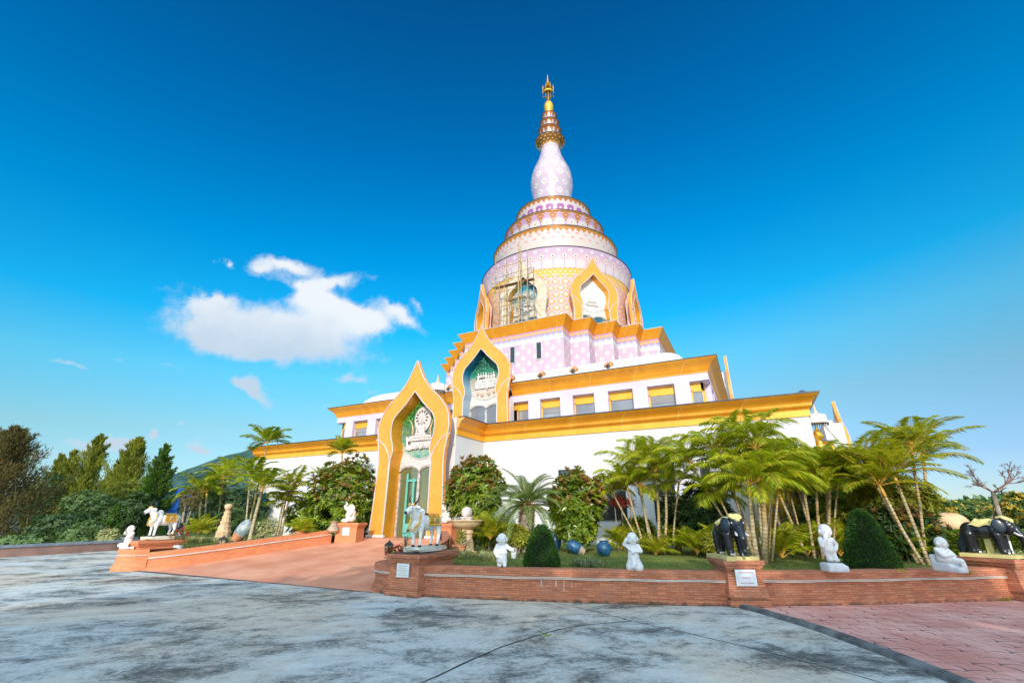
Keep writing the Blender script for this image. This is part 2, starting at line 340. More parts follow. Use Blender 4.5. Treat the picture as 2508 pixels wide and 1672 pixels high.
def tier_mat(name,zb,zt,n,kind):
    g=NG(name); uv=g.xyz(g.co('UV')); u,z=uv[0],uv[1]; h=zt-zb
    t=g.ma('MULTIPLY',g.ma('SUBTRACT',z,zb),1/h)
    body=(.72,.64,.62); 
    if kind==0: # white pickets
        col=g.mix(g.ss(t,.2,.75),(.74,.66,.60),(.74,.68,.66))
        fx,fy=cells(g,g.ma('MULTIPLY',u,n),g.ma('MULTIPLY',t,5)); d=drop(g,fx,fy,1,.9,0)
        col=g.mix(g.ma('MULTIPLY',g.ss(d,.24,.18),g.ss(t,.35,.4)),col,(.80,.42,.36))
        edge=g.ma('SUBTRACT',.90,tri(g,u,n*1.6,.16))
    elif kind==1: # rosettes
        col=(.56,.38,.58)
        fx,fy=cells(g,g.ma('MULTIPLY',u,n),g.ma('MULTIPLY',g.ma('SUBTRACT',t,.28),1/.42),False); d=drop(g,fx,fy,1,1,0)
        ro=g.ramp(d,[(0,(.75,.7,.55)),(.06,(.2,.12,.12)),(.09,(.75,.72,.62)),(.26,(.76,.72,.66)),(.3,(.45,.36,.32)),(.33,(.76,.70,.72)),(.43,(.72,.62,.74)),(.47,(.56,.38,.58))])
        col=g.mix(g.ma('MULTIPLY',g.ma('MULTIPLY',g.ss(t,.28,.29),g.ss(t,.70,.69)),g.ss(d,.48,.45)),col,ro)
        col=g.mix(g.ss(t,.26,.22),col,(.70,.66,.68))
        edge=g.ma('SUBTRACT',.98,g.ma('POWER',tri(g,u,n,.62),1.3))
    else:
        col=(.75,.66,.66)
        fx,fy=cells(g,g.ma('MULTIPLY',u,n),g.ma('MULTIPLY',g.ma('SUBTRACT',t,.2),1/.55),False)
        d=drop(g,fx,fy,1.2,1,-1.2); col=g.mix(g.ma('MULTIPLY',g.ma('MULTIPLY',g.ss(t,.2,.21),g.ss(t,.75,.74)),g.ss(d,.40,.37)),col,(.42,.16,.42))
        d2=drop(g,fx,fy,1,1,0); col=g.mix(g.ma('MULTIPLY',g.ss(d2,.11,.09),g.ss(t,.2,.25)),col,(.78,.70,.62))
        edge=g.ma('SUBTRACT',.92,tri(g,u,n*2,.16))
    up=g.ss(t,edge,g.ma('ADD',edge,.02))
    dd=cells(g,g.ma('MULTIPLY',u,n*2),g.ma('MULTIPLY',t,12)); dt=g.ss(drop(g,dd[0],dd[1],1,1,0),.26,.18)
    gcol=g.mix(g.ma('MULTIPLY',dt,0 if kind==0 else .6),(.62,.26,.05) if kind==0 else (.52,.20,.05),WH)
    col=g.mix(up,col,gcol)
    return g.bsdf(DIM(g,col),.5,.05,spec=.3)
def vase_mat():
    g=NG('vase_painted_lozenges'); uv=g.xyz(g.co('UV')); u,v=uv[0],uv[1]
    fx,fy=cells(g,g.ma('MULTIPLY',u,12),v)
    d=g.ma('ADD',g.ma('MULTIPLY',g.ma('ABSOLUTE',fx),1.0),g.ma('MULTIPLY',g.ma('ABSOLUTE',fy),.9)); dr=drop(g,fx,fy,1,1,0); d=g.ma('ADD',g.ma('MULTIPLY',d,.6),g.ma('MULTIPLY',dr,.4))
    col=g.ramp(d,[(0,(.75,.12,.05)),(.07,(.80,.16,.06)),(.09,(.85,.75,.62)),(.14,(.78,.78,.80)),(.27,(.74,.76,.80)),(.36,(.66,.55,.64)),(1,(.64,.52,.64))])
    return g.bsdf(DIM(g,col),.25,0,coat=.3)
def spire_mat(name,n,zb,zt):
    g=NG(name); uv=g.xyz(g.co('UV')); u,z=uv[0],uv[1]; t=g.ma('MULTIPLY',g.ma('SUBTRACT',z,zb),1/(zt-zb))
    col=g.mix(g.ss(t,.55,.6),(.58,.40,.55),(.42,.15,.035))
    fx,fy=cells(g,g.ma('MULTIPLY',u,n),g.ma('MULTIPLY',t,1.),False)
    col=g.mix(g.ma('MULTIPLY',g.ss(g.ma('ABSOLUTE',fx),.2,.12),g.ss(t,.85,.8)),col,(.74,.64,.60))
    col=g.mix(g.ss(drop(g,fx,g.ma('MULTIPLY',g.ma('SUBTRACT',t,.72),1.),1,1.5,0),.2,.14),col,(.80,.60,.52))
    return g.bsdf(DIM(g,col),.3,.3)
def lotus_mat():
    g=NG('lotus_bowl_gold_drops'); uv=g.xyz(g.co('UV')); u,v=uv[0],uv[1]
    fx,fy=cells(g,g.ma('MULTIPLY',u,16),g.ma('MULTIPLY',v,5)); d=drop(g,fx,fy,1,1,1.)
    return g.bsdf(g.mix(g.ss(d,.24,.18),(.50,.20,.03),(.82,.74,.66)),.25,.5)
def step_mat():
    g=NG('lilac_drop_wall_paint'); uv=g.xyz(g.co('UV')); u,z=uv[0],uv[1]
    n=g.noise(g.co(),.5,3)
    base=g.mix(g.ss(n,.4,.6),(.62,.48,.62),(.70,.52,.62))
    fx,fy=cells(g,g.ma('MULTIPLY',u,1/.88),g.ma('MULTIPLY',g.ma('SUBTRACT',z,.15),1/.42)); d=drop(g,fx,g.ma('ADD',fy,.12),1.42,.58,2.4)
    dr=g.ramp(d,[(0,(.88,.50,.28)),(.085,(.88,.55,.34)),(.11,(.86,.80,.74)),(.20,(.84,.84,.82)),(.23,(.50,.70,.80)),(.27,(.58,.44,.64))])
    col=g.mix(g.ss(d,.27,.25),base,dr)
    # white lotus frieze 12.67-13.14
    fr=g.mix(g.ss(z,12.72,13.1),(.76,.74,.80),(.45,.48,.74))
    fx,fy=cells(g,g.ma('MULTIPLY',u,1/.42),g.ma('MULTIPLY',g.ma('SUBTRACT',z,12.67),1/.42),False)
    d=drop(g,fx,g.ma('ADD',fy,.1),1,1,1.5); f2=g.ma('MULTIPLY',g.ss(d,.42,.38),1); f2=g.ma('SUBTRACT',f2,g.ma('MULTIPLY',g.ss(d,.24,.2),.75))
    fr=g.mix(g.ma('MAXIMUM',f2,g.ss(z,12.8,12.76)),fr,(.80,.78,.80))
    col=g.mix(g.ss(z,12.66,12.68),col,fr)
    # pink band with yellow dots
    fx,fy=cells(g,g.ma('MULTIPLY',u,1/.27),g.ma('MULTIPLY',g.ma('SUBTRACT',z,13.14),1/.3),False)
    pk=g.mix(g.ss(drop(g,fx,fy,1,1,0),.34,.28),(.80,.45,.52),(.90,.52,.06))
    col=g.mix(g.ss(z,13.13,13.14),col,pk)
    l=g.ma('LESS_THAN',g.ma('ABSOLUTE',g.ma('SUBTRACT',z,13.15)),.018); l2=g.ma('LESS_THAN',g.ma('ABSOLUTE',g.ma('SUBTRACT',z,13.44)),.015)
    col=g.mix(g.ma('MAXIMUM',l,l2),col,(.22,.08,.34))
    return g.bsdf(DIM(g,col),.55,0,spec=.3)
M['drum']=drum_mat(); M['lband']=lilac_band_mat(); M['step']=step_mat(); M['vase']=vase_mat(); M['lotus']=lotus_mat()
def picture(name,stops,sc_=1.5,vert=None,rough=.6):
    "painted relief backdrop: patches of colour, optionally graded by height marks of the painting"
    g=NG(name); o=g.co('UV'); n=g.noise(o,sc_*2,6,.65,.6); n2=g.noise(o,sc_*9,4)
    y=g.xyz(o)[1]
    f=g.ma('ADD',g.ma('MULTIPLY',g.ma('SUBTRACT',y,vert[0]),1/(vert[1]-vert[0])),g.ma('MULTIPLY',g.ma('SUBTRACT',n,.5),.35))
    col=g.ramp(f,stops); col=g.mix(g.ss(n2,.45,.7),col,g.mix(1,col,(.55,.7,.6),'MULTIPLY'))
    return g.bsdf(DIM(g,col),rough,0,n2,.6,.03)
M['pic_forest']=picture('painted_forest_relief',[(0,(.02,.28,.22)),(.12,(.35,.6,.45)),(.2,(.55,.7,.58)),(.32,(.05,.36,.26)),(.45,(.3,.36,.33)),(.6,(.02,.28,.14)),(.8,(.04,.22,.03)),(1,(.02,.12,.02))],1.3,(-1,2.1))
M['pic_cave']=picture('painted_grove_relief',[(0,(.78,.72,.64)),(.2,(.80,.70,.62)),(.33,(.62,.56,.48)),(.48,(.45,.42,.36)),(.55,(.02,.35,.22)),(.68,(.01,.2,.12)),(.8,(.0,.06,.06)),(1,(.0,.04,.06))],1.3,(-1,2.1))
M['pic_sky']=picture('painted_sky_relief',[(0,(.6,.62,.6)),(.2,(.3,.33,.35)),(.35,(.5,.56,.58)),(.5,(.3,.55,.62)),(.62,(.7,.8,.82)),(.72,(.0,.38,.55)),(1,(.0,.18,.32))],1.2,(-1,2.1))
M['pic_white']=plain('unpainted_white_relief',(.76,.70,.64),.7,0,.04,2)
M['relief_grey']=plain('grey_carved_relief',(.50,.47,.45),.7,0,.15,12,.6,.01,c2=(.66,.62,.58))
def starjamb():
    g=NG('blue_star_jamb_paint'); o=g.co('UV'); y=g.xyz(o)[1]; v=g.n('ShaderNodeTexVoronoi'); g.l(o,v.inputs['Vector']); v.inputs['Scale'].default_value=4
    col=g.ramp(g.ma('MULTIPLY',g.ma('ADD',y,1),1/3.),[(0,(.45,.62,.72)),(.3,(.3,.55,.68)),(.6,(.0,.20,.38)),(1,(.0,.08,.2))]); col=g.mix(g.ss(v.outputs[0],.16,.1),col,(.45,.62,.7))
    return g.bsdf(DIM(g,col),.45)
M['starjamb']=starjamb()
# =============================== TEMPLE ===============================
UC,VC=-13.5,35.68
T=empty('temple',(UC,VC,0),'white, gold and lilac domed Buddhist temple with tall patterned spire and pointed gold portals','temple')
def outline(A,st=0,n=0):
    q=[]
    for k in range(n+1):
        q.append((A-(n-k)*st,-(A-k*st)))
        if k<n: q.append((A-(n-k)*st,-(A-(k+1)*st)))
    if n==0: q=[(A,-A)]
    pts=[]
    for r in range(4):
        c,s=[(1,0),(0,1),(-1,0),(0,-1)][r]
        pts+=[(UC+c*x-s*y,VC+s*x+c*y) for x,y in q]
    return pts
def sweep(path,prof,mb,closed=True,caps=True):
    "sweep (offset outward, z) profile along a counter-clockwise plan path"
    n=len(path); out=[]
    def nrm(a,b):
        d=Vector((b[0]-a[0],b[1]-a[1])).normalized(); return Vector((d.y,-d.x))
    for i in range(n):
        if closed or 0<i<n-1:
            n1=nrm(path[i-1],path[i]); n2=nrm(path[i],path[(i+1)%n]); m=(n1+n2)/(1+n1.dot(n2))
        elif i==0: m=nrm(path[0],path[1])
        else: m=nrm(path[-2],path[-1])
        out.append(m)
    L=[0]
    for i in range(n): L.append(L[-1]+math.dist(path[i],path[(i+1)%n]))
    for i in range(n if closed else n-1):
        j=(i+1)%n
        for k in range(len(prof)-1):
            (o1,z1),(o2,z2)=prof[k],prof[k+1]
            def P(i_,o,z): return (path[i_][0]+out[i_].x*o,path[i_][1]+out[i_].y*o,z)
            mb.face([P(i,o1,z1),P(j,o1,z1),P(j,o2,z2),P(i,o2,z2)],[(L[i],z1),(L[i+1],z1),(L[i+1],z2),(L[i],z2)])
    if not closed and caps:
        for i_ in (0,n-1):
            pts=[(path[i_][0]+out[i_].x*o,path[i_][1]+out[i_].y*o,z) for o,z in prof]+[(path[i_][0],path[i_][1],prof[-1][1])]
            mb.face(pts if i_ else pts[::-1])
# tier 1
H1=15.79; BW=1.81; BD=2.5
def rot4(pts,r):
    c,s=[(1,0),(0,1),(-1,0),(0,-1)][r]; return [(UC+c*x-s*y,VC+s*x+c*y) for x,y in pts]
plan=[]
for r in range(4): plan+=rot4([(-BW,-H1),(-BW,-H1-BD),(BW,-H1-BD),(BW,-H1),(H1,-H1)],r)
mb=MB(); sweep(plan,[(0,.2),(0,5.05)],mb); mb.build('lower_wall',M['white'],T)
mb=MB(); ms=MB(); mt=MB(); mcap=MB()
for r in range(4):
    p=rot4([(BW,-H1-BD),(BW,-H1),(H1,-H1)],r)+rot4([(H1,-BW),(H1+BD,-BW)],r)
    sweep(p,[(0,5.05),(.05,5.05),(.05,5.292),(.02,5.298)],ms,False)
    sweep(p,[(.02,5.298),(.055,5.31),(.06,5.33),(.10,5.37),(.14,5.40),(.155,5.45),(.16,5.52),(.20,5.60),(.28,5.68),(.36,5.74),(.41,5.79),(.43,5.82)],mb,False)
    sweep(p,[(.425,5.82),(.45,5.822),(.45,5.875),(.0,5.875)],mt,False)
    q=rot4([(-BW,-H1-BD+.0),(BW,-H1-BD+.0)],r)
    mcap.face([(q[0][0],q[0][1],5.05),(q[1][0],q[1][1],5.05),(q[1][0],q[1][1],5.85),(q[0][0],q[0][1],5.85)])
mb.build('lower_cornice',M['gold'],T); ms.build('lower_fascia',M['goldband'],T); mt.build('lower_cornice_flashing',M['dark'],T)
for r in range(4):
    a,b,c_,d_=rot4([(-BW,-H1-BD),(BW,-H1-BD),(BW,-H1),(-BW,-H1)],r)
    mcap.face([(a[0],a[1],5.85),(b[0],b[1],5.85),(c_[0],c_[1],5.85),(d_[0],d_[1],5.85)])
    mcap.face([(a[0],a[1],5.05),(d_[0],d_[1],5.05),(d_[0],d_[1],5.85),(a[0],a[1],5.85)]); mcap.face([(b[0],b[1],5.05),(c_[0],c_[1],5.05),(c_[0],c_[1],5.85),(b[0],b[1],5.85)])
mcap.face([(x,y,5.80) for x,y in outline(H1+.02)]); mcap.build('terrace',M['white'],T)
# tier 2
BL=plain('grey_roller_blind',(.22,.21,.20),.8,0,.1)
A2=12.43; V2=VC-A2
mb=MB(); sweep(outline(A2),[(0,7.78),(0,8.165)],mb)
mb2=MB(); mg=MB(); mw=MB()
COLS=[(-13.5+a,-13.5+b) for a,b in [(2.75,3.47),(4.70,5.44),(6.66,7.41),(8.73,9.47),(10.81,11.53)]]
rel=[(2.75,3.47),(4.70,5.44),(6.66,7.41),(8.73,9.47),(10.81,11.53)]
for r in range(4):
    def wb(mb_,x0,x1,y0,y1,z0,z1,r=r):
        (ax,ay),(bx,by)=rot4([(x0,y0),(x1,y1)],r)
        mb_.box(((ax+bx)/2,(ay+by)/2,(z0+z1)/2),(abs(bx-ax),abs(by-ay),z1-z0))
    for s in (-1,1):
        for a,b in rel:
            x0,x1=sorted((s*a,s*b)); wb(mb,x0,x1,-A2,-A2+.3,5.8,7.777)
    RY=-A2+.3
    wb(mb2,-A2+.3,A2-.3,RY,RY+.12,7.38,8.1)
    ops=[(3.47,4.70),(5.44,6.66),(7.41,8.73),(9.47,10.81),(11.53,12.1)]
    for s in (-1,1):
        for a,b in ops+[(1.9,2.75)]:
            x0,x1=sorted((s*a,s*b))
            # glass, left & right reveals
            f=MB(); (ax,ay),(bx,by)=rot4([(x0,RY+.03),(x1,RY+.08)],r); f.box(((ax+bx)/2,(ay+by)/2,6.6),(abs(bx-ax),abs(by-ay),1.58))
            fr=MB()
            for xx in (x0+.03,x1-.03):
                (ax,ay),(bx,by)=rot4([(xx-.03,RY-.03),(xx+.03,RY+.02)],r); fr.box(((ax+bx)/2,(ay+by)/2,6.6),(abs(bx-ax),abs(by-ay),1.58))
            (ax,ay),(bx,by)=rot4([(x0,RY-.03),(x1,RY+.02)],r)
            for zz in (5.84,7.35): fr.box(((ax+bx)/2,(ay+by)/2,zz),(abs(bx-ax),abs(by-ay),.06))
            if r in (0,1):
                w_=fr.build('window_frame',M['goldband'],T); f.build('pane',M['glass'],w_)
                if random.random()<.4:
                    q_=MB(); hh=random.uniform(.3,.9); (ax,ay),(bx,by)=rot4([(x0+.05,RY+.0),(x1-.05,RY+.022)],r); q_.box(((ax+bx)/2,(ay+by)/2,7.36-hh/2),(abs(bx-ax),abs(by-ay),hh)); q_.build('blind',BL,w_)
mb.build('upper_wall',M['lilac'],T); mb2.build('window_header',M['goldband'],T)
mb=MB(); mk=MB()
for r in range(4):
    p=rot4([(1.75,-A2),(A2,-A2),(A2,-1.75)],r)
    sweep(p,[(0,8.16),(.04,8.17),(.05,8.24),(.10,8.30),(.13,8.38),(.17,8.46),(.25,8.55),(.36,8.64),(.47,8.72),(.53,8.79)],mb,False); sweep(p,[(.525,8.79),(.55,8.79),(.55,8.84),(-.5,8.84)],mk,False)
mb.build('upper_cornice',M['gold'],T); mb=mk; mb.build('upper_cornice_flashing',M['dark'],T)
mb=MB(); mb.face([(x,y,7.75) for x,y in outline(A2-.02)]); mb.build('upper_ceiling',M['lilac'],T)
# vault
M['flame']=plain('brown_orange_flame_relief',(.45,.17,.04),.6,0,.3,8,.5,c2=(.62,.30,.10))
mb=MB(); pr=[(-1.0+0,8.84)]
for k in range(13):
    a=PI/2*k/12; pr.append((-1.0-2.3*(1-math.cos(a)),8.84+1.55*math.sin(a)))
pr.append((-4.6,10.45)); sweep(outline(A2),pr,mb); mb.build('vaulted_roof',M['white'],T,smooth=False)
for fx_,fz in [(-14.6,0),(-12.5,0),(-10.45,0),(-8.35,0),(-6.25,0),(-17.2,0),(-19.3,0),(-21.4,0)]:
    y0=V2+1.27; z0=9.56; m_=MB(Matrix.Translation((fx_,y0,z0))@Matrix.Rotation(R(-12),4,'X'))
    n=22; P=[]
    for j in range(n*2):
        a=TAU*j/(2*n); rr=(.31 if j%2==0 else .20)*(1+.25*max(0,math.sin(a))**3); P.append((rr*math.cos(a),-.03,rr*math.sin(a)))
    for j in range(2*n): m_.face([(0,-.08,0),P[j],P[(j+1)%(2*n)]]); m_.face([P[j],P[(j+1)%(2*n)],(P[(j+1)%(2*n)][0]*.9,.12,P[(j+1)%(2*n)][2]*.9),(P[j][0]*.9,.12,P[j][2]*.9)])
    fo=m_.build('flame_vent',M['flame'],T)
    m2=MB(m_.M); m2.ell((0,-.09,-.03),(.13,.04,.15)); m2.build('vent_opening',M['lampm'],fo,smooth=True)
# redented tower
A6=9.59; ST=1.3235; ol=outline(A6-.42,ST,4)
mb=MB(); sweep(ol,[(0,8.8),(0,13.5)],mb); mb.build('stepped_wall',M['step'],T)
mb=MB(); sweep(ol,[(0,13.5),(.03,13.51),(.08,13.6),(.16,13.74),(.25,13.89),(.33,14.02),(.39,14.12),(.42,14.16)],mb); mb.build('stepped_cornice',M['gold'],T)
mb=MB(); sweep(ol,[(.415,14.16),(.435,14.16),(.435,14.19),(.1,14.19)],mb); mb.build('stepped_cornice_flashing',M['grey_edge'],T)
mb=MB(); mb.face([(x,y,14.17) for x,y in outline(A6-.3,ST,4)]); mb.build('stepped_terrace',M['white'],T)
for i,xc in enumerate((-13.4,-11.4,-15.5)):
    fr=MB(); yy=VC-A6+.42
    for dx in (-.2,.2): fr.box((xc+dx,yy-.03,12.0),(.05,.07,1.2))
    for dz in (-.6,.6): fr.box((xc,yy-.03,12.0+dz),(.45,.07,.05))
    w_=fr.build('slit_window',M['trim'],T); f=MB(); f.box((xc,yy-.01,12.0),(.36,.03,1.16)); f.build('pane',M['dglass'],w_)
# drum and tiers
cc=(UC,VC,0)
def lat(name,prof,mat,n=96,vs=None,sm=True,par=None):
    m_=MB(); m_.lathe(prof,n,cc,vs=vs); return m_.build(name,mat,par or T,smooth=sm)
lat('drum',[(6.42,14.1),(6.45,17),(6.5,19.3),(6.6,19.93)],M['drum'])
lat('drum_frieze',[(6.62,19.9),(6.66,20.2),(6.74,20.8),(6.86,21.4),(6.90,21.65)],M['lband'])
M['copper']=plain('copper_brown_lip_paint',(.42,.20,.05),.35,.4,.15,3)
def rim(name,r,z,mat='dark',w=.045):
    lat(name,[(r-.12,z-.03),(r,z-.03),(r+w,z),(r+w,z+.05),(r-.2,z+.07),(r-1.6,z+.07)],M[mat],sm=False)
rim('drum_rim',6.9,21.68)
tm=[('tier_one',[(5.5,21.75),(5.55,22.4),(5.62,23.1),(5.74,23.8),(5.88,24.38)],tier_mat('white_picket_tier_paint',22.4,24.4,44,0),5.886,24.41),
('tier_two',[(4.45,24.48),(4.5,25.0),(4.58,25.7),(4.68,26.3),(4.81,26.76)],tier_mat('rosette_tier_paint',24.7,26.78,26,1),4.82,26.79),
('tier_three',[(3.38,26.86),(3.42,27.4),(3.48,28.1),(3.57,28.7),(3.68,29.12)],tier_mat('purple_flower_tier_paint',27.1,29.14,22,2),3.692,29.15)]
for nm,pr,mt_,r_,z_ in tm:
    o=lat('ring_tier',pr,mt_); rim('tier_rim',r_,z_)
    lat('tier_gold_lip',[(r_-.03,z_-.12),(r_+.015,z_-.07),(r_+.02,z_-.03)],M['copper'])
vp=[(1.55,29.2),(1.70,30.2),(1.86,31.0),(1.981,31.92),(2.11,32.7),(2.167,33.48),(2.08,34.41),(1.88,35.21),(1.56,36.02),(1.22,36.99),(1.01,37.96),(.95,38.3)]
def smooth_prof(p,n=5):
    out=[]
    for i in range(len(p)-1):
        p0=p[max(i-1,0)];p1=p[i];p2=p[i+1];p3=p[min(i+2,len(p)-1)]
        for k in range(n):
            t=k/n; out.append(tuple(.5*((2*p1[c])+(-p0[c]+p2[c])*t+(2*p0[c]-5*p1[c]+4*p2[c]-p3[c])*t*t+(-p0[c]+3*p1[c]-3*p2[c]+p3[c])*t**3) for c in (0,1)))
    out.append(p[-1]); return out
vp=smooth_prof(vp); vs=[0]
for i in range(1,len(vp)):
    vs.append(vs[-1]+math.dist(vp[i],vp[i-1])/(TAU*.5*(vp[i][0]+vp[i-1][0])/12)*1.0)
lat('vase_neck',vp,M['vase'],64,vs)
lb=smooth_prof([(.93,38.2),(.98,38.4),(1.15,38.65),(1.42,38.88),(1.6,39.08)])
lat('lotus_bowl',lb,M['lotus'],48,[i/len(lb) for i in range(len(lb))]); rim('bowl_rim',1.6,39.1,w=.03)
for (ra,za,rb,zb) in [(.95,39.15,1.268,40.535),(.82,40.6,1.062,41.684),(.66,41.74,.846,42.821)]:
    lat('spire_ring',smooth_prof([(ra*.97,za),(ra,za+.3*(zb-za)),(ra+.35*(rb-ra),za+.7*(zb-za)),(rb,zb)]),spire_mat('spire_ring_paint',12,za,zb),40)
    lat('spire_rim',[(rb-.05,zb-.02),(rb+.025,zb),(rb+.02,zb+.05),(rb-.6,zb+.07)],M['dark'],40,sm=False)
lat('lotus_bud',smooth_prof([(.40,42.88),(.44,43.3),(.5,43.7),(.554,44.11),(.53,44.4),(.44,44.75),(.28,45.0),(.14,45.25),(.06,45.6),(.04,46.4)]),M['brightgold'],32)
def finial():
    m_=MB(); m_.lathe([(.035,45.9),(.035,48)],8,cc)
    m_.lathe([(.56,46.28),(.62,46.26),(.64,46.42),(.58,46.44),(.56,46.28)],32,cc)
    for j in range(8):
        a=TAU*j/8; x,y=UC+.6*math.cos(a),VC+.6*math.sin(a)
        m_.tube([(x,y,46.4),(UC+.66*math.cos(a),VC+.66*math.sin(a),46.75),(UC+.5*math.cos(a),VC+.5*math.sin(a),47.0),(UC+.3*math.cos(a),VC+.3*math.sin(a),47.05)],.03,5)
        m_.ell((UC+.68*math.cos(a),VC+.68*math.sin(a),46.9),(.045,.045,.12),6,5); m_.ell((UC+.64*math.cos(a),VC+.64*math.sin(a),46.15),(.035,.035,.1),6,5)
        m_.tube([(UC+.6*math.cos(a),VC+.6*math.sin(a),46.95),(UC+.64*math.cos(a),VC+.64*math.sin(a),47.4)],[.04,.01],5)
    for r_,z_ in [(.5,46.95),(.42,47.2),(.33,47.5),(.25,47.78),(.18,48.0),(.13,48.25),(.09,48.5),(.06,48.75)]:
        m_.lathe([(r_*.55,z_+.28),(r_,z_),(r_*1.05,z_-.04),(r_*.8,z_-.02)],20,cc)
    m_.lathe([(.06,48.75),(.03,49.0),(.05,49.1),(.0,49.35)],10,cc)
    m_.build('umbrella_finial',M['brightgold'],T)
finial()
# =============================== ARCHED PORTALS ===============================
OUTR=[(1.99,-4.23),(1.90,-3.2),(1.85,-2.1),(1.82,-.96),(1.90,-.45),(1.97,0),(2.02,.35),(2.0,.65),(1.92,1.02),(1.72,1.37),(1.38,1.76),(.9,2.2),(.5,2.69),(.2,3.24),(0.0,3.69)]
INNR=[(1.18,-4.23),(1.16,-3.0),(1.15,-1.9),(1.14,-1.0),(1.05,-.62),(1.09,-.25),(1.2,.05),(1.25,.45),(1.21,.74),(1.10,1.0),(.88,1.22),(.48,1.6),(.24,1.88),(0.0,2.15)]
def resamp(p,n,zmin=None):
    q=smooth_prof(p,8)
    if zmin is not None:
        q2=[(x,z) for x,z in q if z>zmin]; x0=q2[0][0]; q=[(x0,zmin)]+q2
    L=[0]
    for i in range(1,len(q)): L.append(L[-1]+math.dist(q[i],q[i-1]))
    out=[]
    for k in range(n):
        t=L[-1]*k/(n-1); i=max(j for j in range(len(L)) if L[j]<=t+1e-9); i=min(i,len(q)-2)
        f=(t-L[i])/max(1e-9,L[i+1]-L[i]); out.append((q[i][0]+(q[i+1][0]-q[i][0])*f,q[i][1]+(q[i+1][1]-q[i][1])*f))
    return out
def arch(cx,cy,phi,zh,D,zbase,fm,jm,pic,door=None,relief=None,side=None,label=None,slab=None):
    """portal: front plane through (cx,cy), facing direction phi (0 = towards -y); zh = height of the horns"""
    Mx=Matrix.Translation((cx,cy,zh))@Matrix.Rotation(phi,4,'Z')
    zb=zbase-zh; N=56
    O=resamp(OUTR,N,zb); I=resamp(INNR,N,zb)
    B=[]
    for k in range(N):
        p0,p1=I[max(k-1,0)],I[min(k+1,N-1)]; t=Vector((p1[0]-p0[0],p1[1]-p0[1])).normalized(); B.append((max(0,I[k][0]+t.y*.2),I[k][1]-t.x*.2))
    B[-1]=(0,I[-1][1]+.33)
    f=MB(Mx); sd=MB(Mx); jb=MB(Mx); tr=MB(Mx)
    for s in (1,-1):
        for k in range(N-1):
            a,b,c_,d_=O[k],O[k+1],I[k+1],I[k]
            q=[(s*a[0],0,a[1]),(s*b[0],0,b[1]),(s*c_[0],0,c_[1]),(s*d_[0],0,d_[1])]
            f.face(q if s<0 else q[::-1])
            sl=slab or .24
            b0,b1=B[k],B[k+1]; sd.face([(s*b0[0],sl,b0[1]),(s*b1[0],sl,b1[1]),(s*b1[0],D,b1[1]),(s*b0[0],D,b0[1])]); f.face([(s*a[0],sl,a[1]),(s*b[0],sl,b[1]),(s*b1[0],sl,b1[1]),(s*b0[0],sl,b0[1])])
            if 1: f.face([(s*a[0],0,a[1]),(s*b[0],0,b[1]),(s*b[0],sl,b[1]),(s*a[0],sl,a[1])])
            jb.face([(s*d_[0],0,d_[1]),(s*c_[0],0,c_[1]),(s*c_[0],D,c_[1]),(s*d_[0],D,d_[1])],[(0,d_[1]),(0,c_[1]),(D,c_[1]),(D,d_[1])])
            sd.face([(s*b0[0],D,b0[1]),(s*b1[0],D,b1[1]),(s*c_[0],D,c_[1]),(s*d_[0],D,d_[1])])
        tr.tube([(s*x,-.015,z) for x,z in O],.028,6); tr.tube([(s*x,-.015,z) for x,z in I],.026,6)
        pe=smooth_prof([(2.11,.03),(1.98,-.0),(1.79,-.08),(1.48,-.36),(1.26,-.7),(1.15,-1.02)],5)
        tr.tube([(s*x,-.03,z) for x,z in pe],[.012]+[.028]*(len(pe)-1),6)
        # the lower leaf of the leg, lying 6 cm proud of the arch
        legs_o=[(x,z) for x,z in O if z<-.45]; hz=[(2.1,.02),(1.95,-.28),(1.88,-.5)]
        poly=[(s*x,z) for x,z in pe]+[(s*x,z) for x,z in reversed([q for q in I if q[1]<-1.02])]+[(s*x,z) for x,z in legs_o]+[(s*x,z) for x,z in hz[::-1]]
        if zb<-.5: f.face([(x,-.02,z) for x,z in (poly if s>0 else poly[::-1])])
        if zb<-1: tr.tube([(s*I[0][0],-.03,zb+.01),(s*I[0][0],-.03,-1.02)],.026,6)
    root=f.build('arch_frame',fm,T,label=label); sd.build('arch_side',side or fm,root); jb.build('niche_reveal',jm,root); tr.build('edge_trim',M['trim'],root)
    # picture panel
    y=D-.04; zi=-.55
    pp=[(x,z) for x,z in resamp(INNR,60,-.30)]
    half=[(0,-.92),(.2,-.86),(.45,-.82),(.75,-.72),(.98,-.52),(1.08,-.32)]+pp[1:]
    full=[(x+ (0.03 if x>0 else 0),z) for x,z in half]+[(-x-(.03 if x>0 else 0),z) for x,z in reversed(half)][1:-1]
    pb=MB(Mx); pb.poly(full,y); pb.build('relief_panel',M[pic],root)
    # stucco apron under the picture with two arched heads, and window or door
    st=MB(Mx); top=[(0,-.90),(.45,-.80),(.98,-.50),(1.22,-.25)]
    ah=lambda x: -1.45+.26*math.sqrt(max(0,1-((abs(x)-.55)/.62)**2)) if abs(x)>.02 else -1.52
    xs=[-1.22+2.44*k/48 for k in range(49)]
    def tz(x):
        x=abs(x)
        for (a,za),(b,zb_) in zip(top,top[1:]):
            if a<=x<=b: return za+(zb_-za)*(x-a)/(b-a)
        return -.25
    def bz(x):
        x=abs(x); return -1.46+.30*math.sqrt(max(0,1-((x-.58)/.60)**2))
    for a,b in zip(xs,xs[1:]):
        za,zb1=max(bz(a),zb),max(bz(b),zb)
        if tz(a)>za: st.face([(a,y-.03,za),(b,y-.03,zb1),(b,y-.03,tz(b)),(a,y-.03,tz(a))])
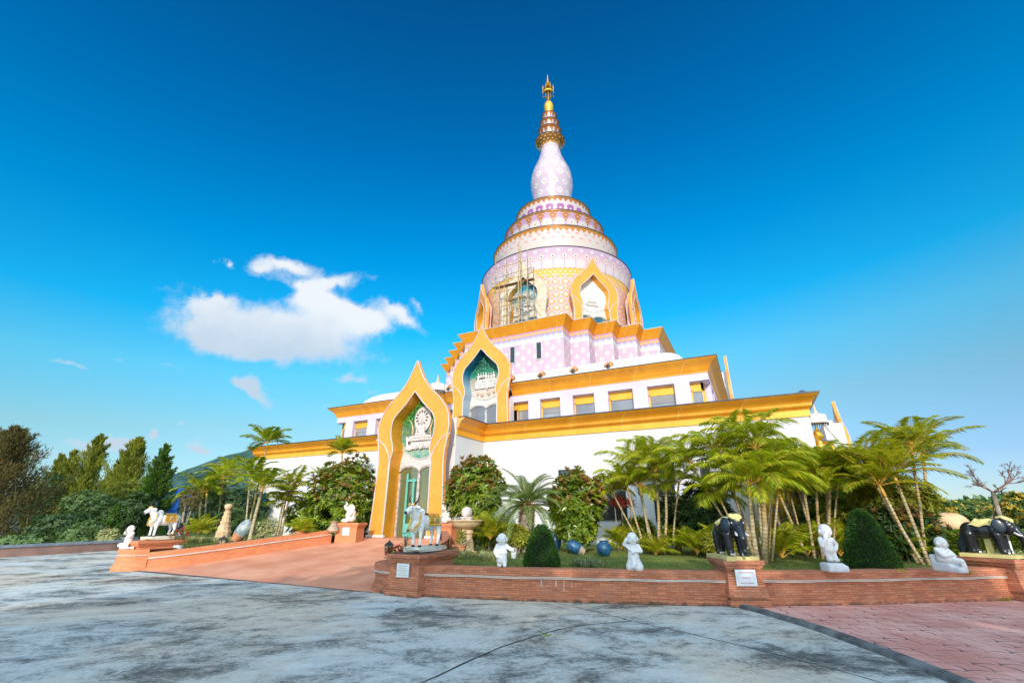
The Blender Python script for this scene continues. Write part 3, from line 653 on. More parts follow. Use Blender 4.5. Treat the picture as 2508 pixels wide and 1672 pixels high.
    st.tube([(x,y-.05,tz(x)) for x in xs if abs(x)<1.1],.03,5); st.tube([(x,y-.05,bz(x)) for x in xs if abs(x)<1.17],.035,5)
    st.build('stucco_apron',M['stucco'],root)
    if zb<-1.2:
        fr=MB(Mx)
        for x in (-1.1,0,1.1): fr.box((x,y-.02,(zb-1.5)/2),(.11 if x else .13,.08,-1.5-zb))
        fr.tube([(x,y-.02,bz(x)-.06) for x in xs if abs(x)<1.12],.045,5)
        fb=fr.build('door_frame',M['trimdark'] if door else M['white'],root)
        gl=MB(Mx)
        gp=[(-1.15,zb)]+[(x,bz(x)) for x in xs if abs(x)<1.16]+[(1.15,zb)]
        gl.poly(gp,y+.01); gl.build('pane',M[door or 'glass'],fb)
    bk=MB(Mx); P=[(x,z) for x,z in B]+[(-x,z) for x,z in reversed(B)][1:]
    bk.poly(P,D+.005,True); bk.build('arch_back',side or fm,root)
    return root,Mx
def blob(parts,name,mat,parent,Mx,vox,sm=2):
    m_=MB(Mx)
    for p in parts:
        if p[0]=='e': m_.ell(p[1],p[2],14,9,Euler(p[3]) if len(p)>3 else None)
        else: m_.cap(p[1],p[2],p[3],p[4])
    o=m_.build(name,mat,parent); return remesh(o,vox,sm)
def relief_buddha(root,Mx,y,z0,s=1,mat='stucco'):
    P=[('e',(0,y,z0+.12*s),(.42*s,.12,.12*s)),('e',(0,y,z0+.40*s),(.19*s,.10,.27*s)),('e',(0,y-.03,z0+.76*s),(.10*s,.09,.13*s)),('e',(0,y,z0+.92*s),(.04*s,.05,.08*s)),
       ('c',(-.2*s,y,z0+.55*s),(-.28*s,y,z0+.25*s),.06*s,.05*s),('c',(.2*s,y,z0+.55*s),(.28*s,y,z0+.25*s),.06*s,.05*s),('c',(.28*s,y-.05,z0+.25*s),(.02,y-.1,z0+.2*s),.05*s,.04*s)]
    return blob(P,'relief_figure',M[mat],root,Mx,.025*s,1)
# --- entrance portal ---
PV=16.5
root,Mx=arch(UC,PV,0,4.93,.8,.7,M['frame'],M['jamb'],'pic_forest','gglass',side=M['white'],slab=.2,label='orange ogee frame of the ground floor entrance')
y=.8-.06
hb=MB(Mx); hb.ell((.02,y-.05,.95),(.50,.07,.62),24,14); halo=hb.build('relief_halo',M['stucco'],root,smooth=True)
hp=MB(Mx)
for j in range(12):
    a=TAU*j/12; c=(.02+.30*math.cos(a),y-.14,1.02+.30*math.sin(a)); hp.ell(c,(.028,.02,.065),8,5,Euler((0,-a+PI/2,0)))
hp.build('halo_opening',M['horn'],root)
relief_buddha(root,Mx,y-.14,.12,.85,'stucco')
lb=MB(Mx)
for row,(zz,w) in enumerate([(.10,.60),(-.02,.66)]):
    for j in range(15): lb.ell((-w+2*w*j/14,y-.10-.10*math.sqrt(max(0,1-((j-7)/7.5)**2)),zz),(.055,.06,.075),8,5)
lb.box((0,y-.1,.16),(1.0,.2,.05)); lb.build('lotus_throne',M['stucco'],root,smooth=True)
wv=MB(Mx)
for j in range(16): wv.cap((-.5+.075*j,y-.1,-.12),(-.52+.075*j+random.uniform(-.03,.03),y-.12,-.38-random.random()*.06),.05,.03,7)
wv.build('rock_relief',M['relief_grey'],root,smooth=True)
blob([('e',(-.62,y-.08,-.36),(.24,.07,.12)),('c',(-.74,y-.1,-.28),(-.78,y-.12,.02),.05,.035),('e',(-.76,y-.13,.08),(.09,.05,.05),(0,.4,0)),('c',(-.78,y-.1,.1),(-.84,y-.1,.22),.015,.01)],'deer_relief',M['cream_statue'],root,Mx,.02,1)
for sx in (-1,1): 
    m_=MB(Mx); m_.tube([(sx*.55,y-.03,.1),(sx*.5,y-.06,.5),(sx*.62,y-.06,.8),(sx*.8,y-.05,1.0)],[.06,.05,.04,.02],6); m_.build('relief_tree_trunk',M['sand'],root,smooth=True)
M['lf_relief']=leafmat('painted_green_relief_leaves',[(.02,.22,.03),(.10,.42,.03),(.22,.50,.04),(.02,.30,.12)],0,.6)
lv=MB(Mx)
for j in range(900):
    x=random.uniform(-1.1,1.1); z=random.uniform(.3,2.0)
    lim=next((xi for xi,zi_ in reversed(resamp(INNR,60,-.5)) if zi_<=z),1.1)
    if abs(x)>lim-.05 or (abs(x)<.52 and z<1.55): continue
    a=random.uniform(0,TAU); s_=random.uniform(.035,.06)
    lv.face([(x,y-.08-random.random()*.06,z),(x+s_*math.cos(a)-.02,y-.1,z+s_*math.sin(a)),(x+1.9*s_*math.cos(a),y-.05,z+1.9*s_*math.sin(a)),(x+s_*math.cos(a)+.02,y-.1,z+s_*math.sin(a)-.02)])
lv.build('relief_leaves',M['lf_relief'],root)
m_=MB(); m_.box((-14.71+.03,16.95,2.55),(.02,.30,.28)); m_.build('wall_plaque',M['metalplq'],T)
m_=MB(Mx); m_.box((1.6,-.0,-4.16),(1.0,.12,.10)); m_.box((-1.6,-.0,-4.16),(1.0,.12,.10)); m_.build('portal_plinth',M['white'],root)
# interior seen through the door
m_=MB(); 
m_.box((-14.1,17.18,2.1),(.10,.05,2.6)); m_.box((-13.85,17.2,3.1),(.5,.05,.1)); m_.box((-13.75,17.15,1.0),(.65,.1,.55)); m_.box((-13.72,17.18,2.1),(.09,.05,2.2))
m_.build('teal_inner_door',M['teal'],T)
# --- second storey portal, repeated on the visible sides ---
root2,Mx2=arch(UC,22.4,0,4.93+4.09,.85,5.8,M['frame'],M['starjamb'],'pic_cave','glass',side=M['white'],slab=.2,label='upper orange ogee frame with blue starry reveal')
y=.85-.06
for k in range(7): blob([('e',(-.55+.18*k,y-.09,.55+.05*math.sin(k)),(.09,.06,.13)),('e',(-.55+.18*k,y-.1,.75+.05*math.sin(k)),(.05,.05,.06)),('c',(-.6+.18*k,y-.06,.35),(-.4+.18*k,y-.06,.28),.07,.06)],'relief_figure',M['stucco' if k%3 else 'cream_statue'],root2,Mx2,.03,1)
m_=MB(Mx2)
for k in range(14): m_.cap((-.8,y-.05,.30-.035*k),(.8+.02*random.random(),y-.05,.28-.035*k+random.uniform(-.03,.03)),.028,.028,5)
m_.build('carved_couch',M['relief_grey'],root2,smooth=True)
lv=MB(Mx2)
for j in range(420):
    z=random.uniform(.8,1.9); lim=next((xi for xi,zi_ in reversed(resamp(INNR,60,-.5)) if zi_<=z),1.1); x=random.uniform(-1,1)*max(.03,lim-.05)
    a=random.uniform(0,TAU); s_=random.uniform(.035,.06)
    lv.face([(x,y-.06,z),(x+s_*math.cos(a)-.02,y-.08,z+s_*math.sin(a)),(x+1.9*s_*math.cos(a),y-.03,z+1.9*s_*math.sin(a)),(x+s_*math.cos(a)+.02,y-.08,z+s_*math.sin(a)-.02)])
lv.build('relief_leaves',leafmat('dark_painted_leaves',[(.0,.14,.09),(.02,.35,.2),(.25,.55,.35),(.0,.22,.12)],0,.6),root2)
M['salmon']=plain('salmon_painted_relief',(.62,.34,.22),.7)
for (x,z,s_) in [(-.6,-.45,.09),(-.3,-.55,.1),(.15,-.5,.12),(.5,-.42,.1),(.75,-.2,.08),(.05,-.2,.07)]:
    m_=MB(Mx2); m_.ell((x,y-.05,z),(s_,.05,s_*1.3),8,6); m_.build('painted_devotee',M['salmon'],root2,smooth=True)
# box bay behind the upper portal
m_=MB(); m_.box((UC+1.75,22.9,6.8),(.12,.75,2.2)); m_.box((UC-1.75,22.9,6.8),(.12,.75,2.2)); m_.build('bay_wall',M['white'],T)
m_=MB(); m_.box((UC+1.82,22.95,6.7),(.02,.36,1.5)); m_.build('side_window',M['trim'],T)
for r in (1,3):
    ph=r*PI/2; n=Vector((math.sin(ph),-math.cos(ph)))
    arch(UC+n.x*19.18,VC+n.y*19.18,ph,4.93,.9,.5,M['frame'],M['jamb'],'pic_forest','dglass',side=M['white'],slab=.16,label='orange ogee frame on the %s side of the ground floor'%('right' if r==1 else 'left'))
    arch(UC+n.x*13.28,VC+n.y*13.28,ph,9.02,.85,5.8,M['frame'],M['starjamb'],'pic_cave','glass',side=M['white'],slab=.16,label='orange ogee frame on the %s side of the upper storey'%('right' if r==1 else 'left'))
m_=MB(); m_.box((5.0,VC,3.7),(1.0,4.0,6.4)); m_.build('side_bay_wall',M['white'],T)
# --- eight drum portals ---
pk=plain('dull_pink_side_paint',(.58,.36,.30),.6,0,.1)
for k in range(-2,4):
    ph=k*PI/4; n=Vector((math.sin(ph),-math.cos(ph))); RR=7.2
    fm,jm,pic=(M['beige'],M['jamb'],'pic_sky') if k==0 else (M['frame'],M['jamb'],'pic_white')
    lab={0:'beige unpainted drum niche frame behind the scaffold',1:'orange drum niche frame with a pale seated relief',-1:'drum niche frame seen edge on at the left',2:'drum niche frame seen edge on at the right'}.get(k,'drum niche frame at the back')
    rt,mx=arch(UC+n.x*RR,VC+n.y*RR,ph,17.04,.62,14.18,fm,jm,pic,'tglass',side=pk if k!=0 else M['beige'],label=lab)
    if k==1:
        yy=.62-.10; relief_buddha(rt,mx,yy,-.1,.95,'relief_grey')
        m_=MB(mx)
        for dz,w in [(-.12,.45),(-.22,.55),(-.34,.5)]: m_.box((0,yy,dz),(2*w,.12,.06))
        for k2 in range(14): m_.ell((-.5+.077*k2,yy-.06,-.28),(.04,.04,.05),6,5)
        m_.build('lotus_throne',M['relief_grey'],rt)
    if k==0:
        yy=.54; m_=MB(mx); 
        for i,(w,h,z) in enumerate([(.32,.25,-.5),(.24,.2,-.1),(.17,.3,.2),(.12,.35,.5),(.07,.5,.85),(.02,.2,1.2)]): m_.box((.15,yy-.04,z),(w*2,.1,h))
        m_.ell((.15,yy-.05,.35),(.16,.08,.3)); m_.build('relief_stupa',M['stucco'],rt)
        m_=MB(mx)
        for j in range(40): m_.ell((random.uniform(-1,1),yy-.03,random.uniform(-.7,-.1)),(random.uniform(.05,.14),.04,random.uniform(.04,.1)),6,5)
        m_.build('relief_rocks',M['relief_grey'],rt)
# drum windows between the portals
for k in range(-2,3):
    ph=(k+.5)*PI/4; mx=Matrix.Translation((UC+math.sin(ph)*6.43,VC-math.cos(ph)*6.43,15.1))@Matrix.Rotation(ph,4,'Z')
    m_=MB(mx)
    for dx in (-.55,.55): m_.box((dx,-.02,0),(.06,.12,1.3))
    m_.box((0,-.02,.65),(1.2,.14,.07)); w_=m_.build('drum_window',M['horn'],T); m2=MB(mx); m2.box((0,.0,0),(1.06,.06,1.26)); m2.build('pane',glass('sky_tinted_glass%d'%k,(.16,.24,.28)),w_)  # sky reflection is put into the pane's pale blue base colour
# lower storey windows in the white wall
def wall_window(x0,x1,z0,z1,gm='dglass'):
    m_=MB(); yy=VC-H1
    for xx in (x0,x1): m_.box((xx,yy-.02,(z0+z1)/2),(.06,.08,z1-z0))
    for zz in (z0,z1): m_.box((((x0+x1)/2),yy-.02,zz),(x1-x0+.06,.08,.06))
    w_=m_.build('wall_window',M['lampm'],T); m2=MB(); m2.box(((x0+x1)/2,yy-.005,(z0+z1)/2),(x1-x0-.04,.03,z1-z0-.04)); m2.build('pane',M[gm],w_)
def U(px,py,v=19.89): return at(px,py,v=v)
a,b=U(1370,1152),U(1416,1152); wall_window(a.x,b.x,1.2,a.z)
a,b=U(1715,1138),U(1736,1138); wall_window(a.x,b.x,2.2,a.z)
a,b=U(1462,1205),U(1533,1205); wall_window(a.x,b.x,1.45,2.9)
a,b=U(1560,1150),U(1650,1150); wall_window(a.x,b.x,1.4,3.4)
a,b=U(1852,1165),U(1945,1165); wall_window(a.x,b.x,.75,a.z)
a,b=U(638,1180),U(665,1180); wall_window(a.x,b.x,.9,2.9,'tglass')
M['amber']=plain('amber_gilded_interior',(.60,.33,.01),.3,.5,.4,2,.3,c2=(.75,.50,.03))
m_=MB(); a,b=U(1880,1200),U(1925,1200); 
m_.lathe([(.5,.9),(.62,1.2),(.55,1.6),(.62,2.0),(.5,2.5),(.2,3.0)],20,((a.x+b.x)/2,19.75,0)); m_.build('gilded_statue_behind_glass',M['amber'],T,smooth=True)
# curved shading fins in front of the wall
for (px0,px1,ptop,pbot,vv) in [(1532,1572,1198,1338,19.3),(1572,1598,1206,1338,19.0),(1652,1690,1187,1340,19.2),(1690,1745,1178,1340,19.5),(1318,1372,1210,1330,19.4)]:
    a=at(px0,ptop,v=vv); b=at(px1,ptop,v=vv); w=(b.x-a.x); zt=a.z; P=[]
    for j in range(13):
        t=j/12; P.append((a.x+w*(1-math.cos(t*PI/2)*1) if px0%4 else b.x-w*(1-math.cos(t*PI/2)),zt-w*1.1+w*1.1*math.cos((1-t)*PI/2-PI/2+PI/2) if 0 else zt-w*1.0*(1-math.sin(PI/2*(1-t))) ))
    m_=MB(); base=.45
    prof=[(a.x,base),(b.x,base)]+[(b.x-w*(1-math.cos(PI/2*j/10)),zt-w*(1-math.sin(PI/2*j/10))) for j in range(11)]+[(a.x,zt)]
    m_.poly(prof,vv); m_.poly(prof,vv+.14,True)
    for p,q in zip(prof,prof[1:]+prof[:1]): m_.face([(p[0],vv,p[1]),(p[0],vv+.14,p[1]),(q[0],vv+.14,q[1]),(q[0],vv,q[1])])
    m_.build('shading_fin',M['fin'],T)
m_=MB(); m_.box((-4.2,19.83,.85),(12.4,.14,.9)); m_.build('base_ledge',M['white'],T)
# right-hand portal bay mass behind the palms
# --- scaffold ---
S=empty('bamboo_scaffold',(UC,VC-8.2,14.2),'bamboo pole scaffold lashed in front of the beige niche on the drum','scaffold')
def sp(a,b,r=.032,nm='pole',mt='bamboo'):
    m_=MB(); a=Vector(a);b=Vector(b); m_.tube([a,(a+b)/2+Vector((random.uniform(-.04,.04),random.uniform(-.03,.03),0)),b],r,6); m_.build(nm,M[mt],S)
for x,y_,zt in [(-1.75,-8.6,20.8),(-1.2,-7.6,20.9),(-.95,-8.6,18.3),(-.55,-8.7,17.6),(.25,-8.6,18.5),(.35,-8.75,21.6),(.55,-8.6,21.0),(1.0,-8.5,20.6),(1.15,-7.7,19.5),(-1.35,-8.7,18.0)]:
    sp((UC+x,VC+y_,14.2),(UC+x+random.uniform(-.1,.1),VC+y_,zt),.038)
for z,x0,x1 in [(15.0,-1.9,1.4),(15.9,-1.8,1.2),(16.6,-1.5,1.2),(17.5,-2.1,1.5),(18.3,-2.0,1.6),(18.7,-1.9,1.5),(19.6,-1.6,1.1),(16.2,-1.6,1.0)]:
    sp((UC+x0,VC-8.65,z),(UC+x1,VC-8.6+random.uniform(-.1,.1),z+random.uniform(-.1,.2)),.026)
for a,b in [((-1.8,15),(1.3,16.4)),((1.2,15.2),(-.9,16.8)),((-1.9,17.3),(-.6,18.9)),((.3,17.0),(2.1,14.8)),((-.9,15.2),(1.1,17.4)),((1.6,18.7),(.3,17.6)),((-1.1,19),(.2,18)),((.9,17.0),(2.9,14.5))]:
    sp((UC+a[0],VC-8.7,a[1]),(UC+b[0],VC-8.55,b[1]),.022)
for z,x0,x1 in [(18.05,-1.95,1.45),(16.75,-.85,.75)]:
    m_=MB(); m_.box((UC+(x0+x1)/2,VC-8.35,z),(x1-x0,.35,.06)); m_.build('plank',M['plank'],S)
# --- roof turbine vent, parasols, golden Buddha ---
def turb(p):
    o=empty('turbine_vent',p,'round silver wind turbine vent on the right corner of the roof','vent')
    m_=MB(Matrix.Translation(p)); m_.lathe([(.16,0),(.16,.2),(.24,.24)],20); m_.build('vent_neck',M['silver'],o,smooth=True)
    m_=MB(Matrix.Translation(p)@Matrix.Translation((0,0,.42)))
    for j in range(20):
        a=TAU*j/20; pts=[(.12+.18*math.sin(PI*t/8),-.2+.4*t/8) for t in range(9)]
        for (r0,z0),(r1,z1) in zip(pts,pts[1:]):
            m_.face([(r0*math.cos(a),r0*math.sin(a),z0),((r0+.03)*math.cos(a+.28),(r0+.03)*math.sin(a+.28),z0),((r1+.03)*math.cos(a+.28),(r1+.03)*math.sin(a+.28),z1),(r1*math.cos(a),r1*math.sin(a),z1)])
    m_.lathe([(.27,-.2),(.15,-.2)],20); m_.lathe([(.16,.2),(.08,.25),(0,.27)],20); m_.build('vent_fins',M['silver'],o)
p=at(1967,968,v=22.3); turb((p.x,p.y,5.9))
def parasol(px,py,v,rad,lab,zg,slant=0):
    p=at(px,py,v=v); o=empty('tiered_parasol',(p.x,v,p.z-.2),lab,'parasol')
    m_=MB(Matrix.Translation((p.x,v,p.z))); m_.lathe([(rad*.97,-.02),(rad,.0),(rad,.12),(rad*.96,.14),(rad*.96,.34),(rad*.9,.38),(rad*.3,.48),(.05,.52)],28); m_.lathe([(rad*.95,.0),(rad*.92,.1),(.03,.2)],28); m_.build('canopy',M['cream_statue'],o,smooth=False)
    m_=MB(Matrix.Translation((p.x,v,p.z))); m_.lathe([(.09,.5),(.10,.58),(.05,.66),(.06,.72),(.02,.95),(0,1.0)],12); m_.build('finial',M['sand'],o,smooth=True)
    m_=MB()
    for j in range(28): a=TAU*j/28; m_.ell((p.x+rad*math.cos(a),v+rad*math.sin(a),p.z-.07),(.02,.02,.07),5,4)
    m_.build('fringe',M['horn'],o)
    m_=MB(); m_.tube([(p.x,v,p.z+.3),(p.x+slant*.4,v,p.z-.4),(p.x+slant,v+.1,zg)],.035,8); m_.build('pole',M['trimdark'],o)
    return p
parasol(1071,957,21.2,.47,'cream parasol on the terrace just right of the entrance portal tip',5.85)
p=parasol(2003,1036,26.5,.43,'cream parasol over the golden head beyond the right corner of the building',4.2,1.0)
hb=at(2003,1066,v=26.5); B=empty('golden_buddha',(hb.x,26.5,hb.z-2.3),'golden seated Buddha under the parasol beyond the right corner','statue')
blob([('e',(hb.x,26.5,hb.z),(.20,.22,.27)),('c',(hb.x,26.5,hb.z+.2),(hb.x,26.5,hb.z+.42),.11,.05),('c',(hb.x,26.5,hb.z+.42),(hb.x,26.5,hb.z+.62),.04,.015),('c',(hb.x,26.5,hb.z-.2),(hb.x,26.5,hb.z-.4),.11,.12),
  ('e',(hb.x,26.6,hb.z-.95),(.50,.3,.6)),('c',(hb.x-.45,26.5,hb.z-.6),(hb.x-.6,26.4,hb.z-1.3),.15,.11),('c',(hb.x+.45,26.5,hb.z-.6),(hb.x+.6,26.4,hb.z-1.3),.15,.11),('e',(hb.x,26.3,hb.z-1.6),(.95,.5,.25)),
  ('e',(hb.x-.2,26.5,hb.z-.02),(.03,.07,.17)),('e',(hb.x+.2,26.5,hb.z-.02),(.03,.07,.17)),('e',(hb.x,26.29,hb.z-.02),(.03,.05,.07))],'body',M['brightgold'],B,None,.045,2)
m_=MB(); m_.box((hb.x,26.5,hb.z-2.1),(2.2,1.4,.5)); m_.box((hb.x,26.5,(hb.z-2.35+.5)/2),(2.4,1.6,hb.z-2.35-.5)); m_.build('plinth',M['goldband'],B)
# =============================== GROUND ===============================
def concrete():
    g=NG('stained_concrete'); o=g.co(); 
    wv=g.map(o,(1,1,1),rot=(0,0,R(-35))); st=g.map(wv,(.75,1.0,1))
    a=g.noise(st,.62,10,.72,.6); b=g.noise(st,2.6,10,.78,.5); c_=g.noise(o,17,9,.8); d=g.noise(o,80,3)
    t=g.ma('ADD',g.ma('MULTIPLY',a,.50),g.ma('MULTIPLY',b,.38)); t=g.ma('ADD',t,g.ma('MULTIPLY',c_,.24))
    col=g.ramp(t,[(.43,(.06,.06,.058)),(.49,(.14,.14,.132)),(.53,(.33,.325,.30)),(.568,(.56,.54,.50)),(.67,(.74,.715,.66))])
    sp_=g.noise(o,42,6,.85); col=g.mix(g.ma('MULTIPLY',g.ss(sp_,.52,.66),.45),col,(.13,.13,.125)); col=g.mix(g.ma('MULTIPLY',g.ss(d,.5,.75),.3),col,(.2,.2,.19))
    wn=g.noise(o,.28,5,.6); col=g.mix(g.ss(wn,.4,.6),g.mix(1,col,(.90,.98,1.0),'MULTIPLY'),g.mix(1,col,(1.0,.92,.80),'MULTIPLY'))
    h=g.ma('ADD',c_,g.ma('MULTIPLY',d,.5)); return g.bsdf(col,.85,0,h,.5,.008,.3)
def scales():
    g=NG('stamped_red_paving'); o=g.co(); p=g.map(o,(1/.40,1/.40,1),rot=(0,0,R(25))); q=g.xyz(p); x=q[0]; y=g.ma('MULTIPLY',q[1],2)
    j=g.ma('FLOOR',y)
    def dist(jj):
        cx=g.ma('SUBTRACT',g.ma('FRACT',g.ma('ADD',x,g.ma('MULTIPLY',g.ma('MODULO',g.ma('ADD',jj,200),2),.5))),.5)
        cy=g.ma('MULTIPLY',g.ma('SUBTRACT',y,jj),.5); return g.ma('SQRT',g.ma('ADD',g.ma('MULTIPLY',cx,cx),g.ma('MULTIPLY',cy,cy)))
    d1=dist(j); d2=dist(g.ma('SUBTRACT',j,1))
    l1=g.ss(g.ma('ABSOLUTE',g.ma('SUBTRACT',d1,.5)),.042,.018); l2=g.ma('MULTIPLY',g.ss(g.ma('ABSOLUTE',g.ma('SUBTRACT',d2,.5)),.042,.018),g.ma('GREATER_THAN',d1,.5))
    n=g.noise(o,.9,6,.65); n2=g.noise(o,9,6,.7); n3=g.noise(o,2.3,4)
    col=g.mix(g.ss(n,.35,.65),(.60,.25,.20),(.78,.44,.37)); col=g.mix(g.ma('MULTIPLY',g.ss(n2,.45,.75),.45),col,(.46,.17,.13))
    line=g.ma('MAXIMUM',l1,l2); col=g.mix(g.ma('MULTIPLY',line,g.ma('ADD',.15,g.ma('MULTIPLY',g.ss(n3,.42,.6),.7))),col,(.06,.05,.06))
    return g.bsdf(col,.75,0,g.ma('SUBTRACT',n2,line),.5,.01,.3)
def lawnm():
    g=NG('mown_lawn'); o=g.co(); a=g.noise(o,.7,5); b=g.noise(o,22,5,.7); 
    col=g.mix(g.ss(a,.35,.65),(.12,.18,.035),(.22,.25,.06)); col=g.mix(g.ma('MULTIPLY',g.ss(b,.5,.7),.5),col,(.28,.27,.12)); return g.bsdf(col,.95,0,b,1,.03,.1)
M['concrete']=concrete(); M['stamped']=scales(); M['lawn']=lawnm()
M['ramp']=plain('salmon_ramp_render',(.66,.25,.13),.6,0,.1,.9,.15,c2=(.76,.36,.22),fine=25)
M['joint']=plain('dark_joint',(.05,.05,.05),.95,0,.5,8)
M['kerbm']=plain('dark_weathered_concrete',(.09,.10,.10),.9,0,.45,3,.8,.01,c2=(.20,.21,.21))
M['soil']=plain('far_green_ground',(.06,.08,.03),.95,0,.3,.05)
def sheet(name,pts,mat,kind='structure'):
    m_=MB(); m_.face([(p[0],p[1],p[2] if len(p)>2 else 0) for p in pts]); return m_.build(name,mat,kind=kind)
sheet('ground',[(-3000,-3000,-.02),(3000,-3000,-.02),(3000,3000,-.02),(-3000,3000,-.02)],M['soil'])
# brick garden wall path, right bed (outer face at the foot)
WP=[(-8.15,10.6),(-8.42,9.9),(-8.42,9.4),(-8.2,9.02),(-7.85,8.83),(-7.4,8.78),(-6.65,8.86),(-5.8,9.02),(-4.7,9.28),(-3.55,9.62),(-2.1,10.08),(-.74,10.60),(0,10.97),(1.43,11.85),(3.3,13.15),(4.6,14.1),(6.0,15.3),(9,18.2)]
def resample(p,step):
    q=smooth_prof(p,8); out=[q[0]]; acc=0
    for a,b in zip(q,q[1:]):
        d=math.dist(a,b); acc+=d
        if acc>=step: out.append(b); acc=0
    if math.dist(out[-1],q[-1])>.02: out.append(q[-1])
    return out
def offs(p,o):
    out=[]
    for i in range(len(p)):
        a=p[max(0,i-1)]; b=p[min(len(p)-1,i+1)]; d=Vector((b[0]-a[0],b[1]-a[1])).normalized(); out.append((p[i][0]-d.y*o,p[i][1]+d.x*o))
    return out
wp=resample(WP,.15)
sheet('plaza',[(-60,-30,0),(30,-30,0),(30,9.0,0),(9.3,18.2,0)]+[(x,y,0) for x,y in offs(wp,.12)[::-1]]+[(-8.2,11,0),(-19,11,0),(-33,22,0),(-60,22,0)],M['concrete'])
def wallmesh(name,path,prof,mat,label,cat,ropez=None,closed=False):
    "profile list of (inward offset, height); path outer foot"
    m_=MB(); L=0; lines=[offs(path,o) for o,z in prof]
    for i in range(len(path)-1):
        d=math.dist(path[i],path[i+1]); vv=0
        for k in range(len(prof)-1):
            dz=math.dist(prof[k],prof[k+1]); 
            zk=prof[k][1]; hz=[lambda i_,z:z][0]
            m_.face([(*lines[k][i],prof[k][1]),(*lines[k][i+1],prof[k][1]),(*lines[k+1][i+1],prof[k+1][1]),(*lines[k+1][i],prof[k+1][1])],[(L,vv),(L+d,vv),(L+d,vv+dz),(L,vv+dz)]); vv+=dz
        L+=d
    for i_ in (0,-1): m_.face([(*lines[k][i_],prof[k][1]) for k in range(len(prof))])
    o=m_.build('wall_body',mat,None); return o
GW=empty('brick_garden_wall',(-3,9.5,0),'long low curved red brick wall in front of the right lawn','wall')
pf=[(0,0),(0,.10),(.03,.105),(.03,.16),(.05,.165),(.05,.40),(.035,.405),(.035,.43),(.015,.435),(.015,.57),(.05,.585),(.36,.585),(.36,.3)]
o=wallmesh('b',wp,pf,M['brick'],'','')
def reparent(o,par):
    d=par.location; 
    for v in o.data.vertices: v.co-=d
    o.parent=par; ORG[o.name]=Vector(d)
reparent(o,GW)
m_=MB(); ip=offs(wp,.025)
for zz in (.405,.43):
    m_.tube([(x,y,zz+.006*math.sin(i*.9)) for i,(x,y) in enumerate(offs(wp,.02))],.009,5)
m_.build('light_tube',M['rope'],GW)
# weathered white streaks on the wall
m_=MB()
def wall_pt(px,py,lift=.01):
    q=at(px,py,z=.3); best=min(range(len(wp)-1),key=lambda i:abs((wp[i][0]-0)*q.y-(wp[i][1])*q.x)/math.hypot(*wp[i]))
    a=Vector(wp[best]); d=(Vector(wp[best+1])-a).normalized(); ip_=Vector((-d.y,d.x)); return a,d,ip_
for px,h,w in [(1325,.14,.035),(1362,.13,.03),(1385,.2,.03),(1402,.15,.015),(1372,.08,.015)]:
    a,d,n_=wall_pt(px,1430); b=a+n_*(.05-.006)
    m_.face([(b.x,b.y,.38-h),(b.x+d.x*w*.7,b.y+d.y*w*.7,.38-h*.9),(b.x+d.x*w,b.y+d.y*w,.38),(b.x,b.y,.375)])
m_.build('lime_streak',plain('chalky_lime_stain',(.50,.38,.34),.9),GW)
# red paving and rounded kerb
RD=[(-.67,10.73),(-.13,10.1),(.40,9.35),(.76,8.74),(1.22,7.84),(1.56,7.05),(2.2,5.2),(2.9,2.0)]
rd=smooth_prof(RD,6)
sheet('red_paving',[(x,y,.004) for x,y in rd]+[(30,2.0,.004),(30,9.0,.004),(9.2,18.1,.004)]+[(x,y,.004) for x,y in offs(wp,.1)[::-1] if x>-.62],M['stamped'])
m_=MB()
pr=[(-.11,0.0),(-.09,.035),(-.04,.06),(.03,.06),(.08,.035),(.10,.0)]
for i in range(len(rd)-1):
    for k in range(len(pr)-1):
        A=[offs(rd,-o)[i_] for o,i_ in ((pr[k][0],i),(pr[k][0],i+1),(pr[k+1][0],i+1),(pr[k+1][0],i))]
        m_.face([(*A[0],pr[k][1]),(*A[1],pr[k][1]),(*A[2],pr[k+1][1]),(*A[3],pr[k+1][1])])
m_.build('kerb',M['kerbm'],smooth=True,kind='structure')
def strip(name,pts,w,z=.004,mat='joint',jit=.012):
    m_=MB(); q=smooth_prof(pts,10); q=[(x+random.uniform(-jit,jit),y+random.uniform(-jit,jit)) for x,y in q]
    ws=[w*random.uniform(.45,1.15) for _ in q]; a=[offs(q,ws[i]/2)[i] for i in range(len(q))]; b=[offs(q,-ws[i]/2)[i] for i in range(len(q))]
    for i in range(len(q)-1): m_.face([(*a[i],z),(*a[i+1],z),(*b[i+1],z),(*b[i],z)])
    m_.build(name,M[mat],kind='structure')
strip('expansion_joint',[(-3.9,9.5),(-2.76,8.89),(-2.1,8.48),(-.66,7.72),(.5,6.99),(1.2,6.4)],.02)
strip('expansion_joint',[(-2.1,8.47),(-2.84,7.62),(-3.22,6.35),(-3.34,5.04),(-3.4,2)],.03)
strip('expansion_joint',[(-17.6,8.62),(-14.21,8.69),(-11,8.78),(-8.3,8.78)],.05)
strip('ramp_edging',[(-17.5,8.70),(-14.21,8.76),(-11,8.86),(-8.3,8.86)],.10,.006,'kerbm',.004)
# salmon ramp
m_=MB(); NL=14
for i in range(NL):
    t0,t1=i/NL,(i+1)/NL; 
    def row(t): v=8.8+t*(16.35-8.8); z=.008+.69*t; return [(-17.4+1.95*t-.2,v,z),(-13,v,z+.0),(-8.2-3.0*t*t-.6*t+.5,v,z)]
    a,b=row(t0),row(t1)
    for k in (0,1): m_.face([a[k],a[k+1],b[k+1],b[k]])
m_.face([(-17,16.35,.697),(-10.3,16.35,.697),(-10.3,18,.70),(-17,18,.70)])
m_.build('ramp',M['ramp'],kind='structure')
